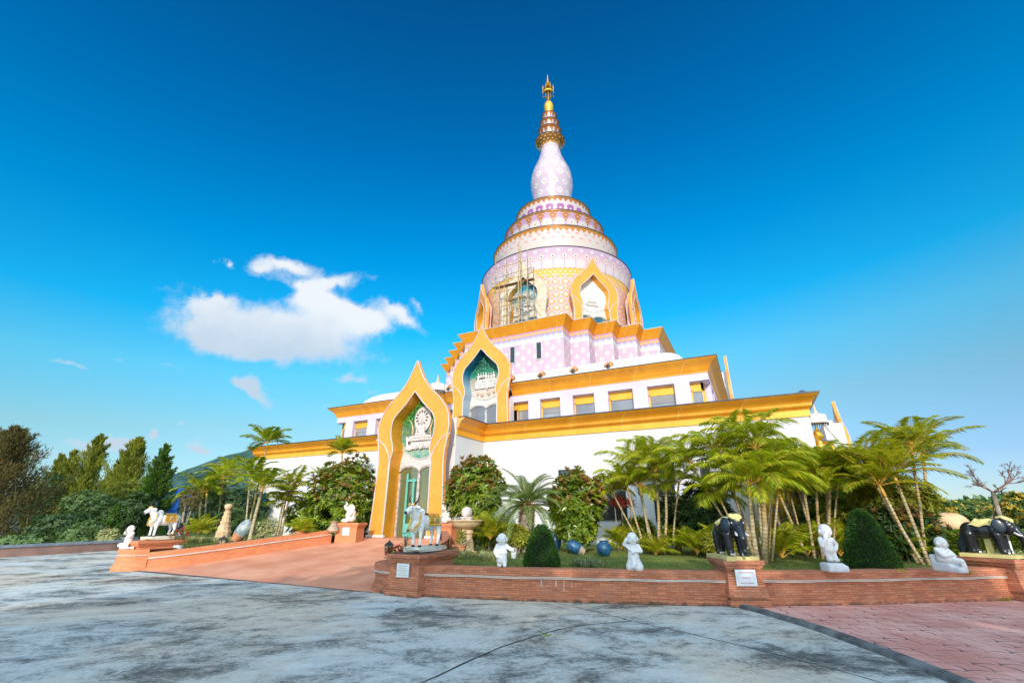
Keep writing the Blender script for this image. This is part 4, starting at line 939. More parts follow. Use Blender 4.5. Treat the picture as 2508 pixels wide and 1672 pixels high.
# lawns
def lawn_z(u,v):
    return .50+.38*max(0,min(1,(v-9.5)/6.5))*math.exp(-((u+15.5)/4.0)**2)
def inpoly(x,y,P):
    c=False; j=len(P)-1
    for i in range(len(P)):
        if (P[i][1]>y)!=(P[j][1]>y) and x<(P[j][0]-P[i][0])*(y-P[i][1])/(P[j][1]-P[i][1])+P[i][0]: c=not c
        j=i
    return c
RB=[(-8.2,11.0),(-9.0,13),(-10.2,15.2),(-11.5,16.6),(-11.5,20.2)]
rl=offs(wp,.2)
RLAWN=[(x,y) for x,y in rl if y<=30]+[(30,30),(30,90),(-11.4,90),(-11.4,17),(-10.2,15.2),(-9.0,13.0),(-8.2,11)]
m_=MB(); m_.face([(x,y,.50) for x,y in RLAWN]); m_.build('right_lawn',M['lawn'],kind='structure')
LL=[(-17.6,8.9),(-17.0,10.2),(-16.4,13),(-15.9,15.3),(-15.7,20.3),(-33,20.3),(-33,19.3),(-27.5,15.5),(-22,12.0),(-19.6,10.2),(-18.9,9.2)]
m_=MB(); step=.3
x=-33.0
while x<-15.6:
    y=8.8
    while y<20.3:
        if inpoly(x+step/2,y+step/2,LL): m_.face([(a,b,lawn_z(a,b)) for a,b in ((x,y),(x+step,y),(x+step,y+step),(x,y+step))])
        y+=step
    x+=step
m_.build('left_lawn',M['lawn'],kind='structure',smooth=True)
# ramp side walls (top follows the ramp)
def slopewall(name,path,zf,h,th,mat,label,side=1,cat='wall'):
    o=empty(name,(path[0][0],path[0][1],0),label,cat); p=resample(path,.2); q=offs(p,th*side); m_=MB(); L=0
    k_=offs(p,-.03*side); 
    for i in range(len(p)-1):
        d=math.dist(p[i],p[i+1])
        def zz(j): return zf(*p[j])
        z0,z1=zz(i),zz(i+1)
        def quad(A,B,za,zb,uvz): m_.face([(*A[0],za[0]),(*A[1],za[1]),(*B[1],zb[1]),(*B[0],zb[0])],[(L,uvz[0]),(L+d,uvz[0]),(L+d,uvz[1]),(L,uvz[1])])
        P=(p[i],p[i+1]);Q=(q[i],q[i+1]);K=(k_[i],k_[i+1])
        b=(min(z0,0)-.05 if 0 else -.02,)*2
        quad(K,K,(-.02,-.02),(z0+h-.42,z1+h-.42),(0,h-.4)); quad(K,P,(z0+h-.42,z1+h-.42),(z0+h-.41,z1+h-.41),(h-.4,h-.39))
        quad(P,P,(z0+h-.41,z1+h-.41),(z0+h-.15,z1+h-.15),(h-.39,h-.13)); quad(P,K,(z0+h-.15,z1+h-.15),(z0+h-.14,z1+h-.14),(h-.13,h-.12)); quad(K,K,(z0+h-.14,z1+h-.14),(z0+h,z1+h),(h-.12,h)); quad(K,Q,(z0+h,z1+h),(z0+h,z1+h),(h,h+.25)); quad(Q,Q,(z0+h,z1+h),(-.02,-.02),(0,h))
        L+=d
    for i_ in (0,-1):
        z=zf(*p[i_]); m_.face([(*k_[i_],-.02),(*k_[i_],z+h),(*q[i_],z+h),(*q[i_],-.02)])
    m_.build('wall_body',mat,o)
    m2=MB(); m2.tube([(*k_[i],zf(*p[i])+h-.155) for i in range(len(p))],.011,5); m2.tube([(*k_[i],zf(*p[i])+h-.175) for i in range(len(p))],.009,5); m2.build('light_tube',M['rope'],o)
    return o
rz=lambda u,v: .008+.69*max(0,min(1,(v-8.8)/7.55))
slopewall('ramp_wall',[(-17.35,8.85),(-16.9,9.7),(-16.45,11.5),(-16.1,13.3),(-15.8,14.7)],rz,.50,.28,M['salmon_brick'],'orange brick wall climbing the left side of the salmon ramp')
slopewall('ramp_wall',[(-8.42,9.7),(-8.5,10.8),(-9.2,13.0),(-10.6,15.0)],rz,.50,-.28,M['brick'],'brick wall climbing the right side of the ramp behind the white bull',1)
bast=[(-22.5,12.3),(-20.3,10.9),(-19.2,9.9),(-18.75,9.0),(-18.55,8.5),(-18.1,8.28),(-17.6,8.45),(-17.35,8.85)]
bp_=resample(bast,.12); m_=MB(); L=0
for i in range(len(bp_)-1):
    d=math.dist(bp_[i],bp_[i+1]); PR=[(.0,0),(.03,.12),(.08,.25),(.10,.42),(.08,.43),(.08,.60),(.35,.61),(.35,.2)]; vv=0
    for k in range(len(PR)-1):
        A=[offs(bp_,PR[kk][0])[ii] for kk,ii in ((k,i),(k,i+1),(k+1,i+1),(k+1,i))]; dz=math.dist(PR[k],PR[k+1])
        m_.face([(*A[0],PR[k][1]),(*A[1],PR[k][1]),(*A[2],PR[k+1][1]),(*A[3],PR[k+1][1])],[(L,vv),(L+d,vv),(L+d,vv+dz),(L,vv+dz)]); vv+=dz
    L+=d
LW=empty('rounded_wall_end',(-18.5,9,0),'rounded orange brick wall end left of the ramp under the small elephant statue','wall'); m_.build('wall_body',M['salmon_brick'],LW)
m_=MB(); m_.face([(x,y,.60) for x,y in offs(bp_,.1) if y<9.8]+[(-17.6,9.8,.6)]); m_.build('wall_top',M['salmon_brick'],LW)
m_=MB(); m_.tube([(x,y,.435) for x,y in offs(bp_,.075)],.011,5); m_.build('light_tube',M['rope'],LW)
# pedestals
def pedestal(name,c,w,d,z0,z1,rz_,label,mat='brick',flare=.0,plq=None,group='brick statue pedestals'):
    o=empty(name,(c[0],c[1],z0),label,'pedestal',group); Mx=Matrix.Translation((c[0],c[1],0))@Matrix.Rotation(rz_,4,'Z')
    m_=MB(Mx); hh=z1-z0
    m_.box((0,0,z0+.06),(w+.12,d+.12,.12)); m_.box((0,0,z0+.12+.02),(w+.06,d+.06,.05))
    m_.box((0,0,(z0+.165+z1-.17)/2),(w+flare,d+flare,z1-z0-.335),0,w/(w+flare))
    m_.build('shaft',M[mat],o)
    m_=MB(Mx); m_.box((0,0,z1-.15),(w+.04,d+.04,.04)); m_.box((0,0,z1-.105),(w+.10,d+.10,.05)); m_.box((0,0,z1-.04),(w+.16,d+.16,.08)); m_.build('cap',M[mat],o)
    if plq:
        pw,ph,pz,rows,mt_=plq; yy=-(d/2)-.012-flare*.25
        m_=MB(Mx); m_.box((0,yy,pz),(pw,.02,ph)); pl=m_.build('plaque',M['plaque'],o)
        if rows:
            m_=MB(Mx)
            for r_,n_ in enumerate(rows):
                zz=pz+ph*.32-ph*.64*r_/max(1,len(rows)-1); tw=pw*.8*n_; x=-tw/2
                while x<tw/2:
                    ww=random.uniform(.006,.016); m_.box((x+ww/2,yy-.012,zz),(ww*.8,.004,ph*.07*random.uniform(.6,1))); x+=ww+.004
            m_.build('lettering',M[mt_],pl)
    return o
pedestal('brick_pedestal',(-7.03,9.36),.76,1.36,0,.82,0,'red brick pedestal under the white bull right of the ramp',plq=(.33,.27,.50,[.9,.7,1,.6,.95],'plaquetxt'),flare=.08)
pedestal('brick_pedestal',(-18.05,9.35),.62,1.30,0,.84,0,'orange brick pedestal under the white bull left of the ramp','salmon_brick',plq=(.22,.30,.52,[.9,.8,.9],'plaquetxt'),flare=.1)
EA=R(24)
pedestal('brick_pedestal',(-.58,11.02),.60,.80,0,.80,EA,'red brick pedestal under the front facing black elephant',plq=(.38,.28,.50,[.9,.45,.8],'plaquered'),flare=.14)
pedestal('brick_pedestal',(4.45,14.47),.72,1.1,0,.76,R(38),'long red brick pedestal under the black elephant at the right edge',flare=.12)
pedestal('brick_pedestal',(-15.25,15.15),.95,.6,.35,1.32,R(14),'orange brick pedestal under the seated white elephant left of the entrance','salmon_brick',plq=(.3,.3,1.0,None,None),group='brick statue pedestals')
pedestal('brick_pedestal',(-10.85,15.9),.9,.6,.35,1.32,R(-10),'orange brick pedestal under the seated white elephant right of the entrance','salmon_brick')
# =============================== STATUES ===============================
def skin(parts,name,mat,parent,vox,sm=2): return blob(parts,name,mat,parent,None,vox,sm)
def make_bull(label,rock,z_rock=.11):
    B=empty('bull_statue',(0,0,0),label,'statue','painted bull statues')
    P=[('e',(0,-.26,.60),(.185,.24,.235)),('e',(0,.02,.59),(.20,.33,.205)),('e',(0,.32,.62),(.185,.22,.215)),('e',(0,-.22,.84),(.07,.13,.12)),('e',(0,-.42,.50),(.06,.14,.17)),
     ('c',(0,-.34,.70),(0,-.56,.93),.155,.10),('c',(0,-.56,.97),(0,-.74,.90),.105,.07),('c',(0,-.72,.90),(0,-.80,.855),.07,.055),('e',(0,-.58,1.03),(.09,.07,.06))]
    for s in (-1,1):
        P+=[('c',(s*.12,-.32,.50),(s*.125,-.33,.26),.085,.045),('c',(s*.125,-.33,.26),(s*.12,-.34,.03),.045,.038),
            ('c',(s*.12,.33,.55),(s*.125,.38,.32),.115,.06),('c',(s*.125,.40,.32),(s*.125,.34,.03),.05,.038),('e',(s*.17,-.54,.985),(.085,.03,.04),(0,s*.35,s*.3)),('e',(s*.06,-.64,.98),(.03,.05,.03))]
    skin(P,'body',M['bull'],B,.014,3)
    m_=MB(); m_.ell((0,-.825,.85),(.05,.04,.045)); m_.build('muzzle',M['horn'],B,smooth=True)
    for s in (-1,1):
        m_=MB(); m_.tube([(s*.07,-.57,1.06),(s*.14,-.56,1.13),(s*.17,-.54,1.22),(s*.13,-.51,1.32)],[.03,.026,.018,.006],8); m_.build('horn',M['horn'],B,smooth=True)
        m_=MB(); m_.ell((s*.085,-.665,.965),(.012,.02,.015),8,6); m_.build('eye',M['horn'],B)
        for y in (-.345,.34):
            m_=MB(); m_.lathe([(.045,0),(.05,.012),(.04,.05)],10,(s*.122,y,0)); m_.build('hoof',M['horn'],B)
    m_=MB(); m_.tube([(0,.50,.76),(0,.58,.70),(.01,.60,.5),(.02,.57,.28)],[.03,.022,.016,.014],8); tl=m_.build('tail',M['bull'],B,smooth=True)
    m_=MB(); m_.cap((.02,.57,.30),(.04,.60,.12),.035,.015); m_.build('tail_tuft',M['horn'],tl,smooth=True)
    m_=MB()   # saddle cloth
    nx,ny=14,10
    def pt(i,j):
        t=-1+2*i/nx; a=t*R(98); y=-.10+.44*j/ny; y0=y+.03*math.cos(3*t)
        rr=.236+.008*math.sin(j*1.3); return (rr*math.sin(a)*.985,y0,.60+ (rr+.008)*math.cos(a)-(.05 if 0 else 0))
    for i in range(nx):
        for j in range(ny): m_.face([pt(i,j),pt(i+1,j),pt(i+1,j+1),pt(i,j+1)])
    c_=m_.build('saddle_cloth',M['brightgold'],B,smooth=True)
    for s in (-1,1):
        m_=MB()
        for j in range(17):
            y=-.10+.028*j; m_.ell((s*.238,y,.545),(.014,.016,.028),6,5)
        m_.build('cloth_fringe',M['brightgold'],c_)
    m_=MB()
    for s in (-1,1):
        m_.tube([(s*(.243),.13+.07*math.cos(a*TAU/14),.64+.05*math.sin(a*TAU/14)) for a in range(15)],.012,5)
    m_.build('cloth_medallion',M['trimdark'],c_)
    m_=MB() # collar
    cs=[]; 
    for k in range(25):
        a=TAU*k/24; x=.175*math.sin(a); t=math.cos(a); cs.append((x,-.44-.03*t+.10*t,.71+.20*t-.03))
    m_.tube(cs,.016,6,False); m_.tube([(x*1.08,y-.03,z-.05) for x,y,z in cs],.009,5,False)
    for k,(x,y,z) in enumerate(cs[:-1]):
        if z<.85: m_.ell((x*1.12,y-.035,z-.085),(.014,.014,.024),6,5)
    m_.build('collar',M['brightgold'],B,smooth=True)
    m_=MB(); m_.tube([(-.1,-.60,1.03),(-.05,-.66,1.04),(0,-.68,1.05),(.05,-.66,1.04),(.1,-.60,1.03)],.014,5); m_.tube([(0,-.68,1.05),(0,-.76,.97)],.008,4)
    for x in (-.09,0,.09): m_.ell((x,-.62-.05*(1-abs(x)*10),1.065),(.02,.02,.028),7,5)
    m_.build('headdress',M['shaft'],B)
    m_=MB()
    for k in range(24):
        pass
    P=[]
    NS=40
    for zz,rf in ((-.0,1.0),(-z_rock*.5,1.04),(-z_rock,.97)):
        for k in range(NS):
            a=TAU*k/NS; sx=abs(math.cos(a))**.45*math.copysign(1,math.cos(a))*.29; sy=abs(math.sin(a))**.45*math.copysign(1,math.sin(a))*.62
            w=1+.05*math.sin(3*a+zz*40)+.03*math.sin(7*a); P.append((sx*w*rf,sy*w*rf,zz+.006*math.sin(5*a)))
    i0=m_.av(P)
    for q in range(2):
        for k in range(NS): a=i0+q*NS+k;b=i0+q*NS+(k+1)%NS; m_.idx((a+NS,b+NS,b,a))
    m_.idx(range(i0,i0+NS)); m_.build('rock_base',M[rock],B)
    return B
def moved(B,loc,rz_=0,s=1):
    B.location=loc; B.rotation_euler=(0,0,rz_); B.scale=(s,s,s); return B
moved(make_bull('white bull statue with gold saddle cloth beside the right edge of the ramp','rock'),(-7.06,9.42,.935),R(-6),.86)
moved(make_bull('white bull statue with gold saddle cloth left of the ramp','creamrock'),(-18.05,9.42,.955),R(4),.86)
def make_elephant(label,group='black elephant statues'):
    E=empty('elephant_statue',(0,0,0),label,'statue',group)
    P=[('e',(0,.05,.42),(.165,.27,.165)),('e',(0,-.12,.44),(.15,.16,.17)),('e',(0,.22,.40),(.16,.17,.17)),('e',(0,-.32,.50),(.125,.13,.135)),('e',(0,-.36,.42),(.10,.11,.10)),('e',(-.05,-.33,.60),(.06,.07,.05)),('e',(.05,-.33,.60),(.06,.07,.05)),
       ('c',(0,-.42,.44),(0,-.50,.28),.085,.06),('c',(0,-.50,.28),(0,-.49,.13),.06,.045),('c',(0,-.49,.13),(0,-.50,.05),.045,.04),('c',(0,-.50,.045),(.0,-.57,.035),.04,.032),('c',(0,.36,.42),(0,.42,.15),.035,.02)]
    for s in (-1,1):
        P+=[('c',(s*.10,-.17,.34),(s*.10,-.18,.05),.085,.062),('c',(s*.10,.25,.34),(s*.10,.27,.05),.09,.064),('c',(s*.10,-.18,.06),(s*.10,-.20,.03),.065,.06),('c',(s*.10,.27,.06),(s*.10,.25,.03),.065,.06)]
    skin(P,'body',M['black'],E,.013,3)
    for s in (-1,1):
        m_=MB(); m_.ell((s*.155,-.26,.50),(.022,.10,.125),14,10,Euler((R(-12),0,s*R(-28)))); m_.build('ear',M['blueblack'],E,smooth=True)
        m_=MB(); m_.tube([(s*.07,-.42,.38),(s*.09,-.48,.34),(s*.10,-.53,.33)],[.022,.018,.006],8); m_.build('tusk',M['bull'],E,smooth=True)
        m_=MB(); m_.ell((s*.105,-.40,.53),(.012,.022,.012),8,5); m_.build('eye',M['bull'],E)
        for y in (-.215,.215 if 0 else .20):
            m_=MB()
            for k in (-1,0,1): m_.ell((s*.10+k*.03,y-.045,.02),(.013,.012,.016),6,5)
            m_.build('toenails',M['bull'],E)
    m_=MB()   # golden head and back cloth
    for k in range(9):
        for j in range(8):
            def q(k_,j_): a=-R(70)+R(140)*k_/9; y=-.24+.34*j_/8*1.0; rr=.172; zz=.435+ (rr+.01)*math.cos(a)*(1 if y>-.2 else 1)+.02*math.sin(j_*1.1+k_); return (rr*math.sin(a),y+.08*abs(a),zz)
            m_.face([q(k,j),q(k+1,j),q(k+1,j+1),q(k,j+1)])
    m_.build('back_cloth',M['yellow'],E,smooth=True)
    skin([('e',(-.05,-.34,.635),(.065,.085,.035),(.5,0,0)),('e',(.05,-.34,.635),(.065,.085,.035),(.5,0,0)),('e',(0,-.26,.645),(.10,.07,.03)),('e',(0,-.41,.59),(.05,.04,.05))],'head_cloth',M['yellow'],E,.01,2)
    m_=MB(); m_.box((0,0.02,-.04),(.56,.82,.07)); m_.box((0,.02,.13),(.05,.10,.28)); m_.build('yellow_base',M['yellow'],E)
    m_=MB(); m_.cap((0,.30,.30),(0,.42,.10),.12,.10); m_.cap((0,.42,.10),(0,.43,.03),.10,.08); m_.build('rump_drape',M['blueblack'],E,smooth=True)
    return E
moved(make_elephant('black elephant statue with yellow head cloth facing the plaza in the centre right'),(-.60,10.98,.87),EA+R(4),1.13)
moved(make_elephant('black elephant statue in profile at the right edge of the photo'),(4.45,14.47,.835),R(56),1.12)
moved(make_elephant('small black elephant statue half hidden behind the left monk and bull'),(-20.3,10.9,.66),R(-70),1.25)
def monk(label,P,h_head,group='small white monk statues',base=None,mat='statue'):
    K=empty('monk_statue',(0,0,0),label,'statue',group)
    skin(P,'figure',M[mat],K,.008,2)
    m_=MB(); m_.tube([(-.035,h_head[1]-.107,h_head[2]+.005),(-.055,h_head[1]-.10,h_head[2]),(-.07,h_head[1]-.09,h_head[2]+.004)],.005,4); m_.tube([(.035,h_head[1]-.107,h_head[2]+.005),(.055,h_head[1]-.10,h_head[2]),(.07,h_head[1]-.09,h_head[2]+.004)],.005,4); m_.tube([(-.03,h_head[1]-.108,h_head[2]-.055),(0,h_head[1]-.113,h_head[2]-.062),(.03,h_head[1]-.108,h_head[2]-.055)],.005,4)
    m_.build('face_lines',M['relief_grey'],K)
    if base: 
        Pb=base; m_=MB()
        for q in Pb: m_.box(*q)
        o=m_.build('rough_base',M['pale'],K); remesh(o,.022,3)
    return K
def head(c,r=.105,ears=True,tilt=0):
    x,y,z=c; P=[('e',c,(r*.98,r,r*1.08)),('e',(x-.03,y-.06,z-.04),(.045,.045,.04)),('e',(x+.03,y-.06,z-.04),(.045,.045,.04)),('e',(x,y-r*.98,z-.015),(.015,.02,.018)),('e',(x,y-.055,z-.085),(.04,.035,.025))]
    if ears: P+=[('e',(x-r,y,z-.015),(.02,.03,.04)),('e',(x+r,y,z-.015),(.02,.03,.04))]
    return P
# monk one: carries a bucket on a shoulder strap, foot forward
P=[('e',(0,0,.335),(.10,.085,.12)),('c',(0,0,.30),(0,0,.12),.10,.115),('e',(0,-.02,.27),(.12,.10,.08)),('c',(-.09,0,.40),(-.15,-.02,.28),.045,.035),('c',(-.15,-.02,.28),(-.10,-.08,.20),.035,.03),('e',(-.09,-.09,.19),(.03,.03,.03)),
   ('c',(.09,0,.40),(.17,-.02,.33),.045,.035),('c',(.17,-.02,.33),(.235,-.05,.31),.035,.028),('c',(.05,-.05,.14),(.06,-.09,.03),.055,.04),('e',(.06,-.11,.025),(.038,.06,.028)),('c',(-.05,0,.14),(-.05,-.02,.03),.055,.05),('e',(-.05,-.04,.02),(.045,.06,.02))]+head((0,-.02,.53))
K1=monk('white child monk statue carrying a small bucket on the brick wall',P,(0,-.02,.53)); 
m_=MB(); m_.tube([(.08,.0,.44),(.16,-.01,.38),(.24,-.05,.34)],.008,5); m_.lathe([(.045,0),(.055,.02),(.06,.11),(.062,.115),(.05,.115),(.046,.02)],14,(.245,-.05,.16)); m_.tube([(.19,-.05,.27),(.2,-.05,.34),(.245,-.05,.36),(.29,-.05,.34),(.30,-.05,.27)],.007,5)
m_.build('bucket',M['statue'],K1,smooth=True)
moved(K1,(-5.05,9.47,.585),R(28),1.03)
P=[('e',(0,0,.36),(.10,.085,.12)),('c',(0,0,.33),(0,0,.22),.095,.11),('c',(0,0,.22),(-.06,0,.05),.09,.10),('c',(0,0,.22),(.07,0,.05),.09,.10),('e',(0,0,.04),(.16,.10,.04)),('c',(-.09,0,.42),(-.16,-.01,.44),.045,.036),('c',(-.16,-.01,.44),(-.12,-.05,.52),.036,.03),('e',(-.125,-.04,.50),(.035,.035,.035)),
   ('c',(.09,0,.42),(.15,-.03,.33),.045,.036),('c',(.15,-.03,.33),(.03,-.10,.33),.036,.028),('c',(-.14,-.01,.42),(-.03,-.10,.34),.02,.02),('e',(.0,-.11,.31),(.035,.03,.03)),('e',(-.02,-.09,.06),(.05,.06,.04)),('c',(0,-.05,.25),(.0,-.1,.10),.05,.05)]+head((.0,-.015,.555))
moved(monk('white child monk statue in a gathered robe with one hand raised to its ear',P,(0,-.015,.555)),(-2.38,10.12,.585),R(12),1.05)
P=[('e',(0,0,.47),(.095,.085,.11)),('c',(0,0,.45),(0,0,.36),.09,.11),('c',(-.04,0,.36),(-.03,-.02,.22),.07,.05),('c',(.05,0,.36),(.05,-.05,.20),.07,.05),('e',(.05,-.08,.19),(.045,.07,.03)),('e',(-.04,-.04,.19),(.045,.07,.03)),('c',(-.10,0,.52),(-.13,-.05,.42),.05,.045),('c',(-.13,-.05,.42),(-.07,-.1,.55),.045,.035),('e',(-.07,-.1,.57),(.04,.035,.04)),
   ('c',(.10,0,.52),(.17,0,.44),.045,.036),('c',(.17,0,.44),(.12,-.03,.35),.036,.03)]+head((0,-.02,.665),.11)
moved(monk('white standing child monk statue on a rough block beside the large cone bush',P,(0,-.02,.665),base=[((0,0,.07),(.30,.26,.15)),((.08,-.02,.05),(.26,.26,.11))]),(1.13,11.62,.585),R(30),1.1)
P=[('e',(0,0,.33),(.12,.11,.14)),('e',(0,-.02,.22),(.14,.15,.09)),('c',(-.12,0,.39),(-.13,-.1,.29),.05,.045),('c',(-.13,-.1,.29),(0,-.17,.31),.045,.035),('c',(.12,0,.39),(.13,-.1,.29),.05,.045),('c',(.13,-.1,.29),(.02,-.17,.27),.045,.035),('c',(0,-.1,.22),(.05,-.26,.20),.07,.05),('c',(.06,-.26,.20),(.06,-.28,.10),.045,.04)]+head((0,-.03,.515),.105)
moved(monk('white child monk statue seated side on upon a rough rock chair',P,(0,-.03,.515),base=[((0,.0,.08),(.26,.34,.16)),((0,.15,.16),(.24,.09,.28)),((0,-.20,.05),(.24,.20,.10))]),(3.12,12.62,.585),R(42),1.0)
P=[('e',(0,0,.42),(.10,.09,.12)),('c',(0,0,.38),(0,-.02,.24),.10,.11),('c',(-.04,-.02,.24),(-.06,-.1,.08),.07,.05),('c',(.04,-.02,.24),(.06,-.08,.08),.07,.05),('e',(-.1,-.14,.12),(.08,.09,.07)),('c',(-.10,0,.47),(-.12,-.1,.45),.045,.036),('c',(-.12,-.1,.45),(-.05,-.15,.5),.036,.03),('c',(.10,0,.47),(.10,-.08,.36),.045,.036),('c',(.10,-.08,.36),(0,-.12,.33),.036,.03),('e',(0,-.03,.03),(.17,.17,.05))]+head((0,-.03,.60),.105)
moved(monk('cream child monk statue at the rounded wall end far left',P,(0,-.03,.60),mat='cream_statue'),(-18.25,8.62,.60),R(10),1.0)
def sitting_elephant(label):
    K=empty('seated_elephant_statue',(0,0,0),label,'statue','seated white elephant statues')
    P=[('e',(0,0,.16),(.26,.22,.15)),('e',(0,.03,.36),(.19,.17,.22)),('e',(-.07,-.10,.38),(.09,.09,.09)),('e',(.07,-.10,.38),(.09,.09,.09)),('e',(0,-.02,.62),(.13,.14,.13)),('c',(0,-.14,.58),(0,-.24,.56),.07,.06),('c',(0,-.24,.56),(0,-.28,.66),.06,.05),('c',(0,-.28,.66),(0,-.22,.74),.05,.035),('c',(0,-.22,.74),(0,-.24,.80),.035,.03),('c',(0,-.12,.50),(0,-.2,.50),.05,.03),
       ('c',(-.17,-.02,.42),(-.22,-.12,.30),.07,.06),('c',(.17,-.02,.42),(.22,-.12,.30),.07,.06),('e',(-.17,-.22,.09),(.09,.12,.08)),('e',(.17,-.22,.09),(.09,.12,.08)),('e',(-.16,.02,.58),(.03,.08,.11)),('e',(.16,.02,.58),(.03,.08,.11))]
    skin(P,'figure',M['cream_statue'],K,.012,2)
    m_=MB()
    for s in (-1,1): m_.ell((s*.095,-.125,.65),(.015,.01,.01),6,4)
    m_.build('eyes',M['horn'],K)
    return K
k_=sitting_elephant('seated white elephant statue with raised trunk left of the entrance'); moved(k_,(-15.25,15.1,1.32),R(-30),.98)
dup(k_,(-10.85,15.85,1.32),R(-25),'seated white elephant statue with raised trunk right of the entrance behind the bull',.98)
# =============================== GARDEN OBJECTS ===============================
def lathe_thing(name,label,cat,p,parts,group=None):
    o=empty(name,p,label,cat,group)
    for nm,prof,mt_,n in parts:
        m_=MB(Matrix.Translation(p)); m_.lathe(smooth_prof(prof,4) if n>12 else prof,n); m_.build(nm,M[mt_],o,smooth=n>12)
    return o
p=at(1140,1352,v=13.2); zf=.5; p=Vector((p.x,13.2,zf))
F=lathe_thing('ball_fountain','sandstone bowl fountain with a marble ball behind the white bull','fountain',p,[('pedestal',[(.36,0),(.36,.06),(.27,.10),(.25,.3),(.20,.45),(.22,.50),(.20,.53),(.24,.58),(.23,.66),(.18,.70)],'sand',20),('bowl',[(.16,.69),(.28,.72),(.42,.80),(.52,.93),(.56,.94),(.56,.97),(.50,.96),(.3,.88),(.1,.86)],'sand',32),('cup',[(.16,.90),(.2,1.0),(.22,1.06),(.17,1.06),(.1,1.0)],'ball',24)])
m_=MB(); m_.ell((p.x,p.y,p.z+1.20),(.175,.175,.175),28,18); m_.build('ball',M['ball'],F,smooth=True)
p=at(548,1300,v=13.6); lathe_thing('stone_marker','carved sandstone pillar with a ball top on the left lawn','pillar',p,[('pillar',[(.30,-.3),(.30,.0),(.26,.05),(.26,.2),(.20,.26),(.22,.40),(.17,.45),(.185,.6),(.14,.66),(.15,.78),(.10,.84),(.12,.88)],'sand',10),('finial',[(.10,.88),(.17,.98),(.17,1.08),(.08,1.14),(0,1.15)],'sand',20)])
JP=[(0,0),(.16,.0),(.30,.18),(.34,.38),(.28,.54),(.20,.60),(.19,.66),(.23,.69),(.20,.69),(.15,.62)]
p=at(1360,1322,v=15.6); lathe_thing('blue_jar','upright blue jar behind the small cone bush','jar',Vector((p.x,15.6,.5)),[('body',[(x*.6,z*.85) for x,z in JP],'bluejar',22)],'blue clay jars')
def lying(name,label,p,rx,rz_,s,m1,m2,group=None):
    o=empty(name,p,label,'jar',group); Mx=Matrix.Translation(p)@Matrix.Rotation(rz_,4,'Z')@Matrix.Rotation(rx,4,'Y')@Matrix.Scale(s,4)
    a=MB(Mx); a.lathe(smooth_prof([(0,-.45),(.2,-.42),(.30,-.2),(.31,.05),(.27,.25)],4),24); a.build('body',M[m1],o,smooth=True)
    a=MB(Mx); a.lathe(smooth_prof([(.27,.25),(.2,.42),(.17,.5),(.19,.53),(.15,.53)],4),24); a.build('neck',M[m2],o,smooth=True)
lying('leaning_jar','blue grey jar with bare clay neck leaning on the left lawn',Vector((*at(592,1305,v=12.6).xy,.98)),R(-140),R(50),1.05,'urn' if 0 else 'greyjar' if 'greyjar' in M else 'bluejar','terra') if 0 else None
M['greyjar']=plain('worn_grey_blue_glaze',(.14,.24,.27),.5,0,.3,7,.3,c2=(.40,.42,.40))
p=at(597,1297,v=12.6); lying('leaning_jar','worn grey blue jar leaning on the left lawn beside a palm trunk',p,R(-145),R(48),.88,'greyjar','terra')
p=at(1408,1322,v=14.4); lying('tipped_blue_jar','blue jar lying on its side behind the striped grass',Vector((p.x,p.y,.70)),R(118),R(25),.56,'bluejar','urn','blue clay jars')
p=at(1479,1340,v=14.2); lathe_thing('blue_jar','squat blue jar standing on the lawn left of the monk with raised hand','jar',Vector((p.x,14.2,.5)),[('body',[(x*.64,z*.60) for x,z in JP],'bluejar',24)],'blue clay jars')
p=at(815,1303,v=14.6); lathe_thing('clay_urn','grey clay urn beside the left seated elephant','jar',p,[('body',[(.16,0),(.24,.06),(.22,.16),(.13,.28),(.12,.36),(.18,.42),(.13,.42)],'urn',20)])
p=at(2340,1296,v=22.5); lathe_thing('giant_clay_jar','huge round orange clay jar behind the hedge','jar',Vector((p.x-.1,22.5,.85)),[('foot',[(.07,.0),(.42,.02),(.47,.10),(.45,.19),(.27,.22)],'bigjar',32),('body',[(.2,.21),(.45,.25),(.55,.42),(.53,.58),(.42,.74),(.2,.84),(0,.86)],'bigjar',36)])
def lantern(p,label,s=1):
    o=empty('garden_lantern',p,label,'lantern','garden lanterns'); Mx=Matrix.Translation(p)@Matrix.Scale(s,4)
    m_=MB(Mx); m_.lathe([(.09,0),(.10,.02),(.06,.05),(.11,.06),(.11,.075)],6)
    for j in range(6): a=TAU*j/6; m_.tube([(.10*math.cos(a),.10*math.sin(a),.07),(.11*math.cos(a),.11*math.sin(a),.24)],.010,4)
    m_.build('frame',M['lampm'],o)
    m_=MB(Mx); m_.lathe([(.085,.075),(.095,.24)],6); m_.build('glass',M['lampg'],o)
    m_=MB(Mx); m_.lathe([(.145,.235),(.14,.25),(.06,.31),(.02,.34),(0,.38)],6); m_.build('lantern_roof',M['lampm'],o)
for px,py,v_,z_,s_,lb in [(951,1358,9.9,None,.95,'dark garden lantern on the wall beside the right bull pedestal'),(543,1341,11.0,None,1.1,'dark lantern on the ramp wall near the stone pillar'),(715,1321,13.6,None,1.25,'dark lantern on the ramp wall near the clay pot'),(369,1346,9.6,None,.7,'small lantern under the left bull')]:
    p=at(px,py,v=v_); lantern(p,lb,s_)
p=at(735,1320,v=13.7); lathe_thing('flower_pot','terracotta pot with a small palm on the left ramp wall','pot',p,[('pot',[(.12,-.0),(.20,.12),(.22,.25),(.24,.26),(.24,.30),(.18,.29)],'terra',20)]); POT1=p
